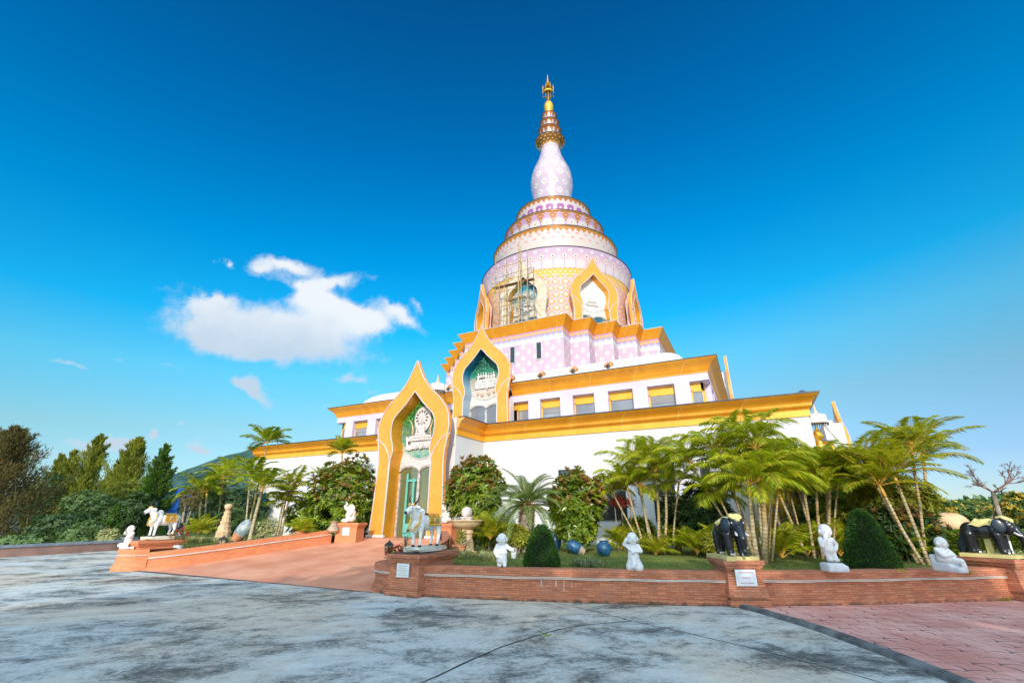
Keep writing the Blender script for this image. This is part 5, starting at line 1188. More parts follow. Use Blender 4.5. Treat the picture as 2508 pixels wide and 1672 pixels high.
p=at(1125,1347,v=12.3); lathe_thing('flower_pot','terracotta pot partly hidden behind the bull','pot',Vector((p.x,12.3,.5)),[('pot',[(.12,0),(.18,.12),(.20,.25),(.22,.26),(.22,.30),(.16,.29)],'terra',20)])
p=at(433,1347,v=9.9); lathe_thing('flower_pot','pale grey pot of red flowers beside the left bull','pot',p,[('pot',[(.10,-.1),(.15,.0),(.17,.16),(.18,.17),(.14,.17)],'pale',20)]); POT2=p
# road wall at the left
m_=MB(); RW=empty('road_wall',(-28,10,0),'low dull pink wall with grey coping along the far left road','wall'); 
pts=[(-27.4,-2),(-27.7,6),(-27.87,8.74),(-28.6,13.2),(-30.2,18),(-33,23)]
p2=resample(pts,.8); q2=offs(p2,-.25) 
for i in range(len(p2)-1): m_.face([(*p2[i],0),(*p2[i+1],0),(*p2[i+1],.36),(*p2[i],.36)]); m_.face([(*offs(p2,.25)[i],0),(*offs(p2,.25)[i+1],0),(*offs(p2,.25)[i+1],.36),(*offs(p2,.25)[i],.36)])
m_.build('wall_body',plain('dull_pink_render',(.33,.19,.15),.9,0,.2,1.5),RW)
m_=MB(); a=offs(p2,-.04); b=offs(p2,.30)
for i in range(len(p2)-1): m_.face([(*a[i],.46),(*a[i+1],.46),(*b[i+1],.46),(*b[i],.46)]); m_.face([(*a[i],.36),(*a[i+1],.36),(*a[i+1],.46),(*a[i],.46)]); m_.face([(*b[i],.36),(*b[i+1],.36),(*b[i+1],.46),(*b[i],.46)]); m_.face([(*a[i],.36),(*a[i+1],.36),(*b[i+1],.36),(*b[i],.36)])
m_.build('coping',M['coping'],RW)
# =============================== VEGETATION ===============================
V=Vector
M['palm']=leafmat('areca_leaflets',[(.18,.27,.010),(.36,.45,.015),(.58,.60,.02),(.74,.66,.05)],.5)
M['palmy']=leafmat('yellowish_palm_leaflets',[(.24,.32,.015),(.48,.50,.02),(.70,.62,.04),(.14,.22,.015)],.5)
M['palmd']=leafmat('dark_palm_leaflets',[(.10,.17,.012),(.20,.30,.015),(.36,.44,.02),(.56,.53,.03)],.45)
M['date']=leafmat('grey_green_date_leaflets',[(.12,.19,.04),(.20,.28,.06),(.32,.38,.10)],.3)
M['shrub']=leafmat('glossy_shrub_leaves',[(.07,.13,.010),(.14,.22,.014),(.25,.33,.02),(.38,.42,.03)],.35,.3,.5)
M['shrubtip']=leafmat('reddish_young_leaves',[(.34,.10,.03),(.26,.20,.03),(.42,.18,.07)],.35,.4)
M['croton']=leafmat('yellow_green_croton_leaves',[(.45,.40,.03),(.30,.32,.02),(.55,.50,.07),(.12,.18,.02)],.35)
M['darkbush']=leafmat('dark_bush_leaves',[(.025,.06,.015),(.055,.11,.025),(.10,.17,.04)],.3)
M['greybush']=leafmat('cool_green_leaves',[(.07,.14,.04),(.13,.22,.06),(.24,.34,.12)],.35)
M['cone']=leafmat('clipped_cypress_leaves',[(.03,.10,.012),(.05,.14,.015),(.09,.20,.02)],.2,.6)
M['conifer']=leafmat('olive_conifer_needles',[(.17,.20,.02),(.28,.30,.025),(.42,.40,.04),(.11,.14,.02)],.4,.6)
M['conifer_red']=leafmat('brownish_conifer_needles',[(.09,.08,.02),(.15,.12,.03),(.24,.15,.05),(.09,.11,.02)],.3,.6)
M['juniper']=leafmat('bright_juniper_needles',[(.04,.10,.01),(.08,.17,.015),(.14,.24,.02)],.3,.6)
M['stripe']=leafmat('striped_grass_blades',[(.62,.56,.26),(.45,.45,.15),(.70,.66,.38),(.20,.26,.07)],.35)
M['stripeg']=leafmat('pale_green_striped_blades',[(.45,.50,.30),(.25,.33,.12),(.60,.62,.42),(.12,.20,.05)],.35)
M['hedge']=leafmat('lime_hedge_leaves',[(.20,.30,.01),(.32,.40,.015),(.10,.18,.01)],.35)
M['petal']=leafmat('red_flower_petals',[(.70,.03,.05),(.62,.06,.08),(.80,.15,.12)],.3)
M['petaly']=leafmat('yellow_flower_petals',[(.80,.55,.03),(.85,.65,.15),(.75,.45,.03)],.4)
M['twig']=plain('reddish_bare_twigs',(.20,.11,.09),.9)
M['redleaf']=leafmat('red_cordyline_leaves',[(.45,.05,.04),(.60,.12,.06),(.25,.04,.03)],.3)
def leaf(mb,p,d,n,L,w,fold=.25):
    "one folded leaf: p base, d direction, n normal"
    d=d.normalized(); s=d.cross(n); 
    if s.length<1e-4: s=V((1,0,0))
    s.normalize(); n2=s.cross(d)
    m_=p+d*L*.5-n2*L*.02; t=p+d*L-n2*L*.12
    mb.face([p,m_+s*w-n2*w*fold*-1,t,m_-s*w-n2*w*fold*-1])
def frond(mb,rb,p,az,el,L,droop,lw=.36,nl=26,wl=.016,hang=.5,tw=0,curl=0):
    d=V((math.cos(az)*math.cos(el),math.sin(az)*math.cos(el),math.sin(el))); pts=[p.copy()]; q=p.copy(); N=12; e=el
    for i in range(N):
        e-=droop/N*(0.5+1.0*i/N); a=az+curl*i/N; dd=V((math.cos(a)*math.cos(e),math.sin(a)*math.cos(e),math.sin(e))); q=q+dd*(L/N); pts.append(q.copy())
    rb.tube(pts,[.016*(1-i/(N+2)) *(L/1.5)**.5 for i in range(N+1)],4,False)
    for k in range(nl):
        t=.14+.86*(k+.5)/nl; x=t*N; i=min(int(x),N-1); f=x-i; c=pts[i].lerp(pts[i+1],f); T=(pts[i+1]-pts[i]).normalized()
        side=T.cross(V((0,0,1))); 
        if side.length<.05: side=V((1,0,0))
        side.normalize(); upv=side.cross(T)
        ln=lw*math.sin(PI*min(1,t*.92+.08))**.6*(1-.25*t)*random.uniform(.85,1.1)
        for s in (-1,1):
            dr=(side*s*math.cos(.35)+T*(.55+.5*t)+upv*(.35-hang*.6)).normalized()
            a=c+dr*ln*.45; b=c+dr*ln+V((0,0,-1))*ln*hang*random.uniform(.5,1)
            w=T*wl
            mb.face([c-w*.5,a-w,b,a+w]) if s>0 else mb.face([c-w*.5,a+w,b,a-w])
def crown(root,p,n,L,mat,droop=1.5,lw=.36,nl=24,wl=.016,el=(.0,1.35),hang=.5,name='crown',az0=None):
    mb=MB(); rb=MB()
    if mat is not M['date']: n=int(n*1.3); wl*=1.05; lw*=1.35; L*=.98; nl=int(nl*1.3); droop*=.80; el=(el[0]+.22,min(1.5,el[1]+.08))
    for k in range(n):
        az=TAU*k*.382+random.uniform(-.25,.25); t=(k+.5)/n
        e=el[1]+(el[0]-el[1])*t+random.uniform(-.12,.12)
        frond(mb,rb,V(p)+V((0,0,random.uniform(-.05,.05))),az,e,L*random.uniform(.8,1.1)*(.8+.2*math.sin(PI*t)),droop*random.uniform(.8,1.2),lw,nl,wl,hang,0,random.uniform(-.3,.3))
    c=mb.build(name,mat,root); rb.build('rachis',M['shaft'] if mat is not M['date'] else M['date'],c)
    return c
def palm(label,base,trunks,mat,grp,cat='palm tree',name='areca_palm',**kw):
    "trunks: list of (base point, top point, radius, crown fronds, frond length)"
    o=empty(name,base,label,cat,grp)
    for (b,t,r,n,L) in trunks:
        b=V(b);t=V(t); r*=.78; m_=MB(); mid=b.lerp(t,.5)+V((random.uniform(-.04,.04),0,0))
        pts=[b,b.lerp(mid,.5),mid,mid.lerp(t,.5),t]; m_.tube(pts,[r*1.25,r*1.05,r,r*.95,r*.9],9); o2=m_.build('trunk',M['trunk'],o,smooth=True)
        cs=t+(t-mid).normalized()*.32
        m_=MB(); m_.tube([t,t.lerp(cs,.5),cs],[r*1.1,r*1.05,r*.5],8); m_.build('crownshaft',M['shaft'],o2,smooth=True)
        if n:
            crown(o,cs-V((0,0,.05)),n,L,mat,**kw)
    return o
G1='palms planted around the temple'
def A(px,py,v): return at(px,py,v=v)
def B_(px,v,z=.48):
    q=at(px,1300,v=v); return V((q.x,v,z))
def BP(px,py,z=.5): return at(px,py,z=z)
# right bed arecas
v=15.8
palm('areca palm clump with pale ringed canes left of the centre elephant',B_(1590,v),[(B_(1592,v),A(1572,1215,v),.05,9,1.5),(B_(1607,v),A(1608,1175,v),.055,10,1.6),(B_(1622,v-.1),A(1630,1170,v-.1),.05,9,1.5),(B_(1578,v),A(1538,1200,v),.045,8,1.35),(B_(1600,v+.2),A(1555,1150,v+.2),.04,8,1.4),(B_(1612,v+.3),A(1600,1135,v+.3),.04,8,1.4),(B_(1640,v+.2),A(1660,1205,v+.2),.035,7,1.2),(B_(1575,v+.3),A(1505,1215,v+.3),.035,7,1.1)],M['palm'],G1,droop=1.7,lw=.40,nl=30)
v=13.6
palm('largest areca palm clump leaning over the centre elephant',B_(1850,v),[(B_(1858,v),A(1866,1205,v),.085,11,1.55),(B_(1842,v-.2),A(1836,1215,v-.2),.07,9,1.4),(B_(1838,v+.4),A(1790,1180,v+.4),.05,9,1.4),(B_(1850,v+.5),A(1760,1130,v+.5),.05,9,1.4),(B_(1860,v+.6),A(1850,1120,v+.6),.05,10,1.5),(B_(1866,v+.7),A(1895,1160,v+.7),.05,9,1.15),(B_(1826,v+.5),A(1770,1235,v+.5),.035,7,1.1),(B_(1850,v+.9),A(1820,1090,v+.9),.04,8,1.3),(B_(1875,v+.3),A(1905,1215,v+.3),.035,7,1.1),(B_(1830,v+.8),A(1700,1150,v+.8),.04,8,1.3)],M['palm'],G1,droop=1.8,lw=.42,nl=32)
v=16.0
palm('areca palm clump with leaning canes right of the big palm clump',B_(1975,v),[(B_(1965,v),A(1915,1225,v),.05,8,1.3),(B_(1980,v),A(1968,1195,v),.05,9,1.25),(B_(2000,v),A(1998,1190,v),.05,9,1.25),(B_(2010,v+.1),A(2032,1185,v+.1),.055,9,1.3),(B_(1990,v+.3),A(1942,1160,v+.3),.045,8,1.1),(B_(2018,v+.3),A(2020,1160,v+.3),.045,8,1.1),(B_(2026,v+.4),A(2050,1200,v+.4),.035,7,1.2),(B_(1960,v+.5),A(1935,1210,v+.5),.035,7,1.1)],M['palm'],G1,droop=1.6,lw=.40,nl=30)
v=15.2
palm('yellow green palm group with bare leaning trunks near the large cone bush',B_(2240,v),[(B_(2238,v),A(2168,1215,v),.05,11,1.6),(B_(2252,v),A(2200,1190,v),.05,12,1.7),(B_(2225,v+.6),A(2135,1165,v+.6),.045,10,1.35),(B_(2246,v+.5),A(2235,1120,v+.5),.045,10,1.5)],M['palmy'],G1,droop=1.3,lw=.42,nl=24,wl=.022,hang=.35)
v=18.5
palm('slim palm with one straight trunk against the sky at the right',B_(2268,v),[(B_(2268,v),A(2263,1140,v),.06,12,1.75)],M['palmy'],G1,droop=1.5,lw=.42,nl=24,wl=.022,hang=.4)
# date palm
p=BP(1290,1335); p=V((at(1288,1300,v=14.4).x,14.4,.48)); D=empty('date_palm',p,'date palm with rusty fibrous trunk and arching grey green fronds','palm tree',G1)
tp=at(1292,1238,v=14.4); m_=MB(); m_.tube([p,p.lerp(tp,.4),p.lerp(tp,.75),tp],[.20,.19,.24,.16],12); 
for k in range(60):
    a=k*2.4; h=k/60; c=p.lerp(tp,.1+.9*h); m_.cap(c+V((math.cos(a),math.sin(a),0))*.17,c+V((math.cos(a)*.27,math.sin(a)*.27,.10)),.035,.015,5)
m_.build('trunk',M['bark'],D)
m_=MB()
for k in range(170):
    a=random.uniform(0,TAU); h=random.uniform(-.45,.12); c=tp+V((math.cos(a)*.15,math.sin(a)*.15,h)); d_=V((math.cos(a)*.6,math.sin(a)*.6,random.uniform(-.3,1))); leaf(m_,c,d_,V((0,0,1)),random.uniform(.12,.26),.03)
m_.build('fiber',M['fiber'],D)
crown(D,tp+V((0,0,.05)),42,1.72,M['date'],droop=1.15,lw=.27,nl=46,wl=.013,el=(-.5,1.4),hang=-.1)
# broadleaf shrubs
def shrub(name,label,c,r,mat,n,L=.17,w=.03,whorl=6,tip=None,base=None,grp=None,cat='shrub',shell=.55,trunkmat='bark'):
    o=empty(name,(c[0],c[1],base if base is not None else c[2]-r[2]),label,cat,grp); mb=MB(); mt_=MB(); c=V(c)
    bz=base if base is not None else c.z-r[2]
    for k in range(n):
        while True:
            d=V((random.uniform(-1,1),random.uniform(-1,1),random.uniform(-1,1)))
            if 0.05<d.length<=1: break
        rr=d.length**(shell); d.normalize(); lump=1+.34*mnoise.noise(d*2.2+V((c.x,c.y,0)))+.10*mnoise.noise(d*5+V((c.x,0,0)))
        p=c+V((d.x*r[0],d.y*r[1],d.z*r[2]))*rr*lump
        if p.z<bz+.04: continue
        ax=(d+V((0,0,.7))+V((random.uniform(-.4,.4),random.uniform(-.4,.4),random.uniform(-.3,.3)))).normalized()
        s1=ax.orthogonal().normalized(); s2=ax.cross(s1); ph=random.uniform(0,TAU)
        tgt=mt_ if (tip and rr>.86 and d.z>-.1 and random.random()<.5) else mb
        for j in range(whorl):
            a=ph+TAU*j/whorl; e=random.uniform(.15,.75) if tgt is mb else random.uniform(.7,1.2); dd=(s1*math.cos(a)+s2*math.sin(a))*math.cos(e)+ax*math.sin(e)
            leaf(tgt,p,dd,ax,L*random.uniform(.7,1.15)*(1 if tgt is mb else .8),w)
    mb.build('foliage',mat,o)
    if tip: mt_.build('young_leaves',tip,o)
    m_=MB()
    for k in range(4):
        a=TAU*k/4+.4; e=c+V((math.cos(a)*r[0]*.55,math.sin(a)*r[1]*.55,r[2]*random.uniform(-.1,.4))); b=V((c.x+.06*math.cos(a),c.y+.06*math.sin(a),bz)); m_.tube([b,b.lerp(e,.5)+V((0,0,.1)),e],[.045,.035,.015],6)
    m_.build('stem',M[trunkmat],o); return o
def SH(px,py,v,rx,rz_,**k):
    "centre from pixel, radii in pixels"
    c=at(px,py,v=v); dist=(c-V((0,0,CH))).dot(FW); k_=dist/FPX; return c,(rx*k_,rx*k_*.8,rz_*k_)
# left palms
v=13.2
palm('tall coarse leaved palm above the leaning jar',B_(610,v,.6),[(A(611,1322,v-1.2),A(640,1205,v),.075,9,1.45),(B_(604,v+.4,.6),A(612,1180,v+.4),.05,9,1.4),(B_(606,v+.8,.6),A(652,1100,v+.8),.05,10,1.3)],M['palmd'],G1,droop=1.2,lw=.50,nl=15,wl=.036,hang=.35)
v=15.2
palm('small palm group with thin pale trunks beside the tall left palm',B_(684,v,.7),[(B_(676,v,.7),A(690,1245,v),.05,8,.9),(B_(683,v,.7),A(700,1225,v),.05,8,1.2),(B_(690,v,.7),A(712,1205,v),.055,8,1.4)],M['palmy'],G1,droop=1.4,lw=.45,nl=13,wl=.034,hang=.5)
v=17
palm('fan shaped palm top rising above the left shrub in front of the gold cornice',B_(838,v,.7),[(B_(845,v,.7),A(838,1120,v),.05,14,.95)],M['palmy'],G1,droop=1.0,lw=.40,nl=12,wl=.035,hang=.15)
palm('dark feather palm growing out of the left shrub',B_(800,v-.5,.7),[(B_(800,v-.5,.7),A(798,1205,v-.5),.06,15,1.25)],M['palmd'],G1,droop=.9,lw=.34,nl=18,wl=.022,hang=.1,el=(.1,1.4))
palm('pale green palm tuft beside the left portal leg',B_(868,v-.4,.7),[(B_(868,v-.4,.7),A(872,1180,v-.4),.04,9,.85)],M['palmy'],G1,droop=1.2,lw=.34,nl=14,wl=.02,hang=.3)
v=16.5
palm('olive arching palm behind the left bull',B_(492,v,.7),[(B_(490,v,.7),A(492,1218,v),.07,10,2.0),(B_(500,v+.3,.7),A(506,1215,v+.3),.06,8,1.7)],M['palmd'],G1,droop=1.7,lw=.45,nl=34,wl=.02,hang=.5)
palm('dark palm between the olive palm and the tall left palm',B_(538,v+1,.7),[(B_(530,v+1,.7),A(545,1185,v+1),.07,10,1.7),(B_(548,v+2,.7),A(560,1160,v+2),.06,10,1.6)],M['palm'],G1,droop=1.5,lw=.42,nl=26,wl=.022,hang=.4)
p=A(486,1305,14.0); o=empty('low_palm',p,'low yellowing palm on the left lawn behind the left bull','palm tree',G1); crown(o,p,13,1.15,M['palmy'],droop=1.2,lw=.35,nl=20,wl=.02,el=(.2,1.4))
p=A(1200,1318,13.9); o=empty('low_palm',V((p.x,p.y,.5)),'bright light green palm fan behind the ball fountain','palm tree',G1); crown(o,V((p.x,p.y,.9)),10,1.15,M['palmy'],droop=1.3,lw=.36,nl=26,wl=.018,el=(.3,1.4))
p=V((at(1600,1300,v=15.3).x,15.3,.5)); o=empty('low_palm',p,'low bright green palm tuft at the foot of the left areca clump','palm tree',G1); crown(o,p,12,.85,M['palmy'],droop=1.3,lw=.28,nl=22,wl=.016,el=(.4,1.45))
for px_,v_,L_,lb_ in [(1700,15.0,1.0,'low palm fronds at the left foot of the biggest palm clump'),(1775,15.2,1.1,'low palm fronds directly behind the centre elephant'),(1905,15.0,1.15,'low palm fronds between the centre elephant and the standing monk'),(1968,16.4,1.1,'low palm fronds behind the standing monk'),(2045,16.6,1.15,'low palm fronds left of the large cone bush'),(2190,16.0,1.1,'low palm fronds between the large cone bush and the leaning trunks'),(1520,16.6,.9,'low palm fronds under the left end of the left areca clump'),(1660,16.8,1.0,'low palm fronds right of the left areca clump')]:
    p=V((at(px_,1300,v=v_).x,v_,.5)); o=empty('low_palm',p,lb_,'palm tree',G1); crown(o,p+V((0,0,.1)),11,L_,M['palm'],droop=1.1,lw=.34,nl=22,wl=.02,el=(.45,1.5))
for px_,py_,v_,rx_,rz2,mt2,lb_ in [(1985,1290,18.5,60,48,'shrub','green bush behind the trunks right of the biggest palm clump'),(1560,1300,18.6,40,30,'shrub','low green bush against the wall base behind the left areca clump'),(2060,1300,17.5,50,40,'croton','yellow green bush left of the large cone bush')]:
    c,r=SH(px_,py_,v_,rx_,rz2); shrub('leafy_shrub',lb_,c,r,M[mt2],500,.2,.035,6,None,.5,'shrubs around the temple')
o=empty('potted_palm',POT1+V((0,0,.27)),'small feathery palm in the terracotta pot on the left','palm tree',G1); crown(o,POT1+V((0,0,.27)),12,.85,M['palm'],droop=1.3,lw=.26,nl=20,wl=.016,el=(.2,1.4))
p=A(-20,1240,14); o=empty('low_palm',V((p.x,p.y,0)),'sunlit palm fronds entering at the far left edge','palm tree',G1); crown(o,V((p.x,p.y,1.9)),9,1.0,M['palmy'],droop=1.0,lw=.3,nl=16,wl=.025,el=(.2,1.2))
G2='shrubs around the temple'
c,r=SH(1162,1198,15.6,72,74); shrub('rubber_shrub','round dark shrub with reddish tips right of the entrance portal',c,r,M['shrub'],720,.25,.046,7,M['shrubtip'],.5,G2)
c,r=SH(1200,1300,14.8,60,30); shrub('leafy_shrub','low dark leafy shrub under the round red tipped shrub',c,r,M['shrub'],260,.20,.03,6,None,.5,G2)
c,r=SH(1412,1232,15.4,64,72); shrub('rubber_shrub','red tipped shrub between the date palm and the areca clump',c,r,M['shrub'],640,.25,.046,7,M['shrubtip'],.5,G2)
c,r=SH(1412,1300,14.9,46,30); shrub('leafy_shrub','low bright leafy shrub behind the blue jars',c,r,M['shrub'],200,.17,.03,6,None,.5,G2)
c,r=SH(845,1222,16.6,92,92); shrub('rubber_shrub','large glossy shrub filling the space left of the entrance portal',c,r,M['shrub'],1200,.25,.046,7,M['shrubtip'],.8,G2)
c,r=SH(760,1262,16.4,60,52); shrub('rubber_shrub','glossy shrub behind the terracotta pot on the left',c,r,M['shrub'],400,.25,.046,7,None,.8,G2)
c,r=SH(1725,1260,16.5,62,78); shrub('dark_shrub','dark shrub behind the left side of the centre elephant',c,r,M['darkbush'],700,.2,.035,6,None,.5,G2)
c,r=SH(1652,1260,17.5,38,40); shrub('dark_shrub','small clipped dark tree right of the left areca clump',c,r,M['darkbush'],400,.15,.028,6,None,.5,G2)
c,r=SH(2090,1255,18.2,78,82); shrub('leafy_shrub','bright green shrub behind the large cone bush',c,r,M['croton' if 0 else 'hedge'],900,.18,.03,6,None,.5,G2)
c,r=SH(2190,1225,17.2,80,58); shrub('croton_shrub','yellow leaved shrub under the yellow green palms',c,r,M['croton'],1000,.17,.028,7,None,.9,G2)
c,r=SH(2200,1300,16.4,85,52); shrub('dark_shrub','dark purplish shrub under the yellow leaved shrub',c,r,M['darkbush'],700,.24,.035,6,M['shrubtip'],.5,G2)
c,r=SH(2030,1185,19.4,60,45); shrub('dark_shrub','dark leafy mass between the right palms',c,r,M['darkbush'],400,.22,.035,6,None,.5,G2)
c,r=SH(1895,1130,17.5,80,50); shrub('dark_shrub','dark leafy mass behind the biggest palm clump',c,r,M['palmd'],350,.35,.03,6,None,.5,G2)
c,r=SH(1330,1318,16.5,35,22); shrub('leafy_shrub','low green shrub under the date palm',c,r,M['shrub'],150,.17,.03,6,None,.5,G2)
c,r=SH(1265,1312,14.0,32,22); shrub('croton_shrub','small yellow leaved plant under the date palm',c,r,M['croton'],160,.2,.025,6,None,.5,G2)
c,r=SH(1762,1330,14.3,34,20); shrub('croton_shrub','small yellow leaved plant beside the centre elephant',c,r,M['croton'],60,.28,.018,5,None,.5,G2)
c,r=SH(500,1235,19,60,80); shrub('dark_shrub','dark bushes behind the left lawn',c,r,M['darkbush'],700,.25,.04,6,None,.6,G2)
c,r=SH(580,1255,18.5,80,60); shrub('dark_shrub','dark bushes behind the sandstone pillar',c,r,M['darkbush'],800,.25,.04,6,None,.6,G2)
c,r=SH(655,1292,16.2,38,22); shrub('variegated_shrub','cream and green shrub right of the leaning trunk',c,r,M['stripe'],450,.08,.016,6,None,.7,G2)
c,r=SH(640,1318,14.6,25,12); shrub('variegated_shrub','small cream and green plant at the foot of the leaning palm trunk',c,r,M['stripe'],160,.08,.016,6,None,.7,G2)
c,r=SH(465,1222,15.5,28,26); shrub('brown_shrub','small reddish brown shrub behind the left bull',c,r,M['conifer_red'],300,.1,.02,6,None,.6,G2)
# red cordyline
p=V((at(1527,1300,v=16.6).x,16.6,.5)); o=empty('red_cordyline',p,'red leaved cordyline in front of the dark lower window','plant'); m_=MB()
for dx in (-.2,0,.25): m_.tube([p+V((dx,0,0)),p+V((dx*1.2,0,1.5))],.018,5)
m_.build('stem',M['bark'],o); m_=MB()
for dx in (-.24,0,.3):
    for j in range(70): a=random.uniform(0,TAU); e=random.uniform(-.2,1.3); leaf(m_,p+V((dx,0,1.5+random.uniform(-.15,.1))),V((math.cos(a)*math.cos(e),math.sin(a)*math.cos(e),math.sin(e))),V((0,0,1)),.28,.018)
m_.build('leaves',M['redleaf'],o)
# clipped cones
def cone(label,px,pyb,v,h,w,lean=0,z=.5):
    q=at(px,1300,v=v); p=V((q.x,v,z)); o=empty('cone_bush',p,label,'topiary bush','clipped cone bushes')
    def rad(t): return w*((1-t)**.47)*(1 if t>.12 else .88+.12*t/.12)
    m_=MB(); m_.lathe([(rad(k/12)*.93,k/12*h*.97) for k in range(13)],24,p); m_.build('inner_core',plain('dark_inner_core',(.008,.022,.006),.95),o,smooth=True)  # solid near-black core under the leaf layer
    m_=MB()
    N=int(9000*h*w*1.4)
    for k in range(N):
        t=random.random()**1.25; a=random.uniform(0,TAU); lump=1+.07*mnoise.noise(V((math.cos(a)*3,math.sin(a)*3,t*6)))+.05*mnoise.noise(V((math.cos(a)*9,math.sin(a)*9,t*20)))
        r_=rad(t)*random.uniform(.88,1.02)*lump; b=p+V((r_*math.cos(a),r_*math.sin(a),t*h*(1+.02*math.sin(a*5)))); d=V((math.cos(a)*.8+random.uniform(-.5,.5),math.sin(a)*.8+random.uniform(-.5,.5),random.uniform(.1,1.1)))
        leaf(m_,b,d,V((random.uniform(-1,1),random.uniform(-1,1),.3)),.055,.011)
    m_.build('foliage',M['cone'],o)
cone('clipped dark green cone bush between the two left monks',1325,1388,10.35,.88,.42)
cone('tall clipped dark green cone bush beside the standing monk',2116,1398,13.15,1.22,.52,z=.48)
cone('small clipped cone bush beside the left bull',388,1330,10.6,.75,.36,z=.6)
# striped grass clumps
def tuft(name,label,spots,mat,L,n,w=.012):
    o=empty(name,spots[0],label,'ornamental grass','striped grass clumps'); m_=MB()
    for s in spots:
        for k in range(n):
            a=random.uniform(0,TAU); e=random.uniform(.5,1.4); b=V(s)+V((random.uniform(-.08,.08),random.uniform(-.08,.08),0)); d=V((math.cos(a)*math.cos(e),math.sin(a)*math.cos(e),math.sin(e))); ll=L*random.uniform(.6,1.1)
            mid=b+d*ll*.6; end=mid+(d*.6+V((math.cos(a)*.5,math.sin(a)*.5,-.35)))*ll*.5; sd=V((-math.sin(a),math.cos(a),0))*w
            m_.face([b-sd*.6,mid-sd,mid+sd,b+sd*.6]); m_.face([mid-sd,end,mid+sd])
    m_.build('blades',mat,o)
def spots(x0,x1,y0,y1,n,vv=None,zz=.5): 
    out=[]
    for _ in range(n):
        v_=random.uniform(*vv); q=at(random.uniform(x0,x1),1340,v=v_); out.append((q.x,v_,zz if zz else lawn_z(q.x,v_)))
    return out
tuft('striped_grass','pale striped grass around the fountain foot',spots(1100,1240,0,0,20,(11.2,12.6)),M['stripe'],.30,46)
tuft('striped_grass','green striped grass right of the small cone bush',spots(1395,1475,0,0,9,(10.9,11.6)),M['stripeg'],.27,40)
tuft('striped_grass','pale striped grass across the left lawn around the sandstone pillar',spots(450,590,0,0,42,(12.6,14.4),None),M['stripe'],.34,44)
tuft('striped_grass','striped grass behind the right edge elephant',spots(2440,2500,0,0,10,(16.5,18)),M['stripe'],.4,40)
# small weeds
tuft('weed','small weed at the foot of the right edge pedestal',[(4.15,13.75,.0)],M['palm'],.14,30,.008)
tuft('weed','small weed hanging on the brick wall near the seated monk',[(2.35,12.35,.57)],M['palm'],.10,25,.006)
tuft('weed','tiny green weed in the concrete joint',[(-3.0,6.95,.0)],M['palm'],.03,40,.006)
tuft('weed','low weed patch beside the right edge pedestal',[(3.4,13.3,.5),(3.6,13.4,.5),(3.2,13.2,.5)],M['palm'],.12,40,.006)
# red flowers
def flowers(label,c,r,nl,nf):
    o=empty('flowering_plant',c,label,'plant','red flowering plants'); m_=MB(); c=V(c)
    for k in range(nl):
        a=random.uniform(0,TAU); h=random.random(); p=c+V((math.cos(a)*r[0]*random.random(),math.sin(a)*r[0]*random.random(),h*r[1]))
        leaf(m_,p,V((math.cos(a),math.sin(a),random.uniform(-.1,.8))),V((0,0,1)),.11,.018)
    m_.build('leaves',M['shrub'],o)
    for k in range(nf):
        m_=MB(); a=TAU*k*.382; p=c+V((math.cos(a)*r[0]*.95*math.sqrt((k+.5)/nf),math.sin(a)*r[0]*.95*math.sqrt((k+.5)/nf),r[1]*(1.05-.5*(k/nf))))
        for j in range(26):
            d=V((random.uniform(-1,1),random.uniform(-1,1),random.uniform(-.4,1))).normalized(); leaf(m_,p+d*.02,d,V((d.y,d.z,d.x)),.045,.016)
        m_.build('flower_head',M['petal'],o)
    m_=MB(); 
    for k in range(5): a=TAU*k/5; m_.tube([c,c+V((math.cos(a)*r[0]*.6,math.sin(a)*r[0]*.6,r[1]*.8))],.012,5)
    m_.build('stem',M['bark'],o)
p=at(972,1352,v=9.9); flowers('red flowering plant behind the lantern beside the right bull',V((p.x,9.9,.55)),(.28,.30),260,8)
p=at(993,1340,v=10.2); flowers('single tall red flower stalk behind the right bull pedestal',V((p.x,10.2,.75)),(.07,.45),60,1)
flowers('pink red flowers in the pale grey pot beside the left bull',POT2+V((0,0,.15)),(.30,.50),300,9)
p=V((at(1130,1330,v=12.3).x,12.3,.78)); o=empty('potted_plant',p,'yellow green plant in the pot behind the right bull','plant'); m_=MB()
for k in range(90): a=random.uniform(0,TAU); leaf(m_,p+V((0,0,random.random()*.35)),V((math.cos(a),math.sin(a),random.uniform(.2,1.2))),V((0,0,1)),.24,.022)
m_.build('leaves',M['croton'],o)
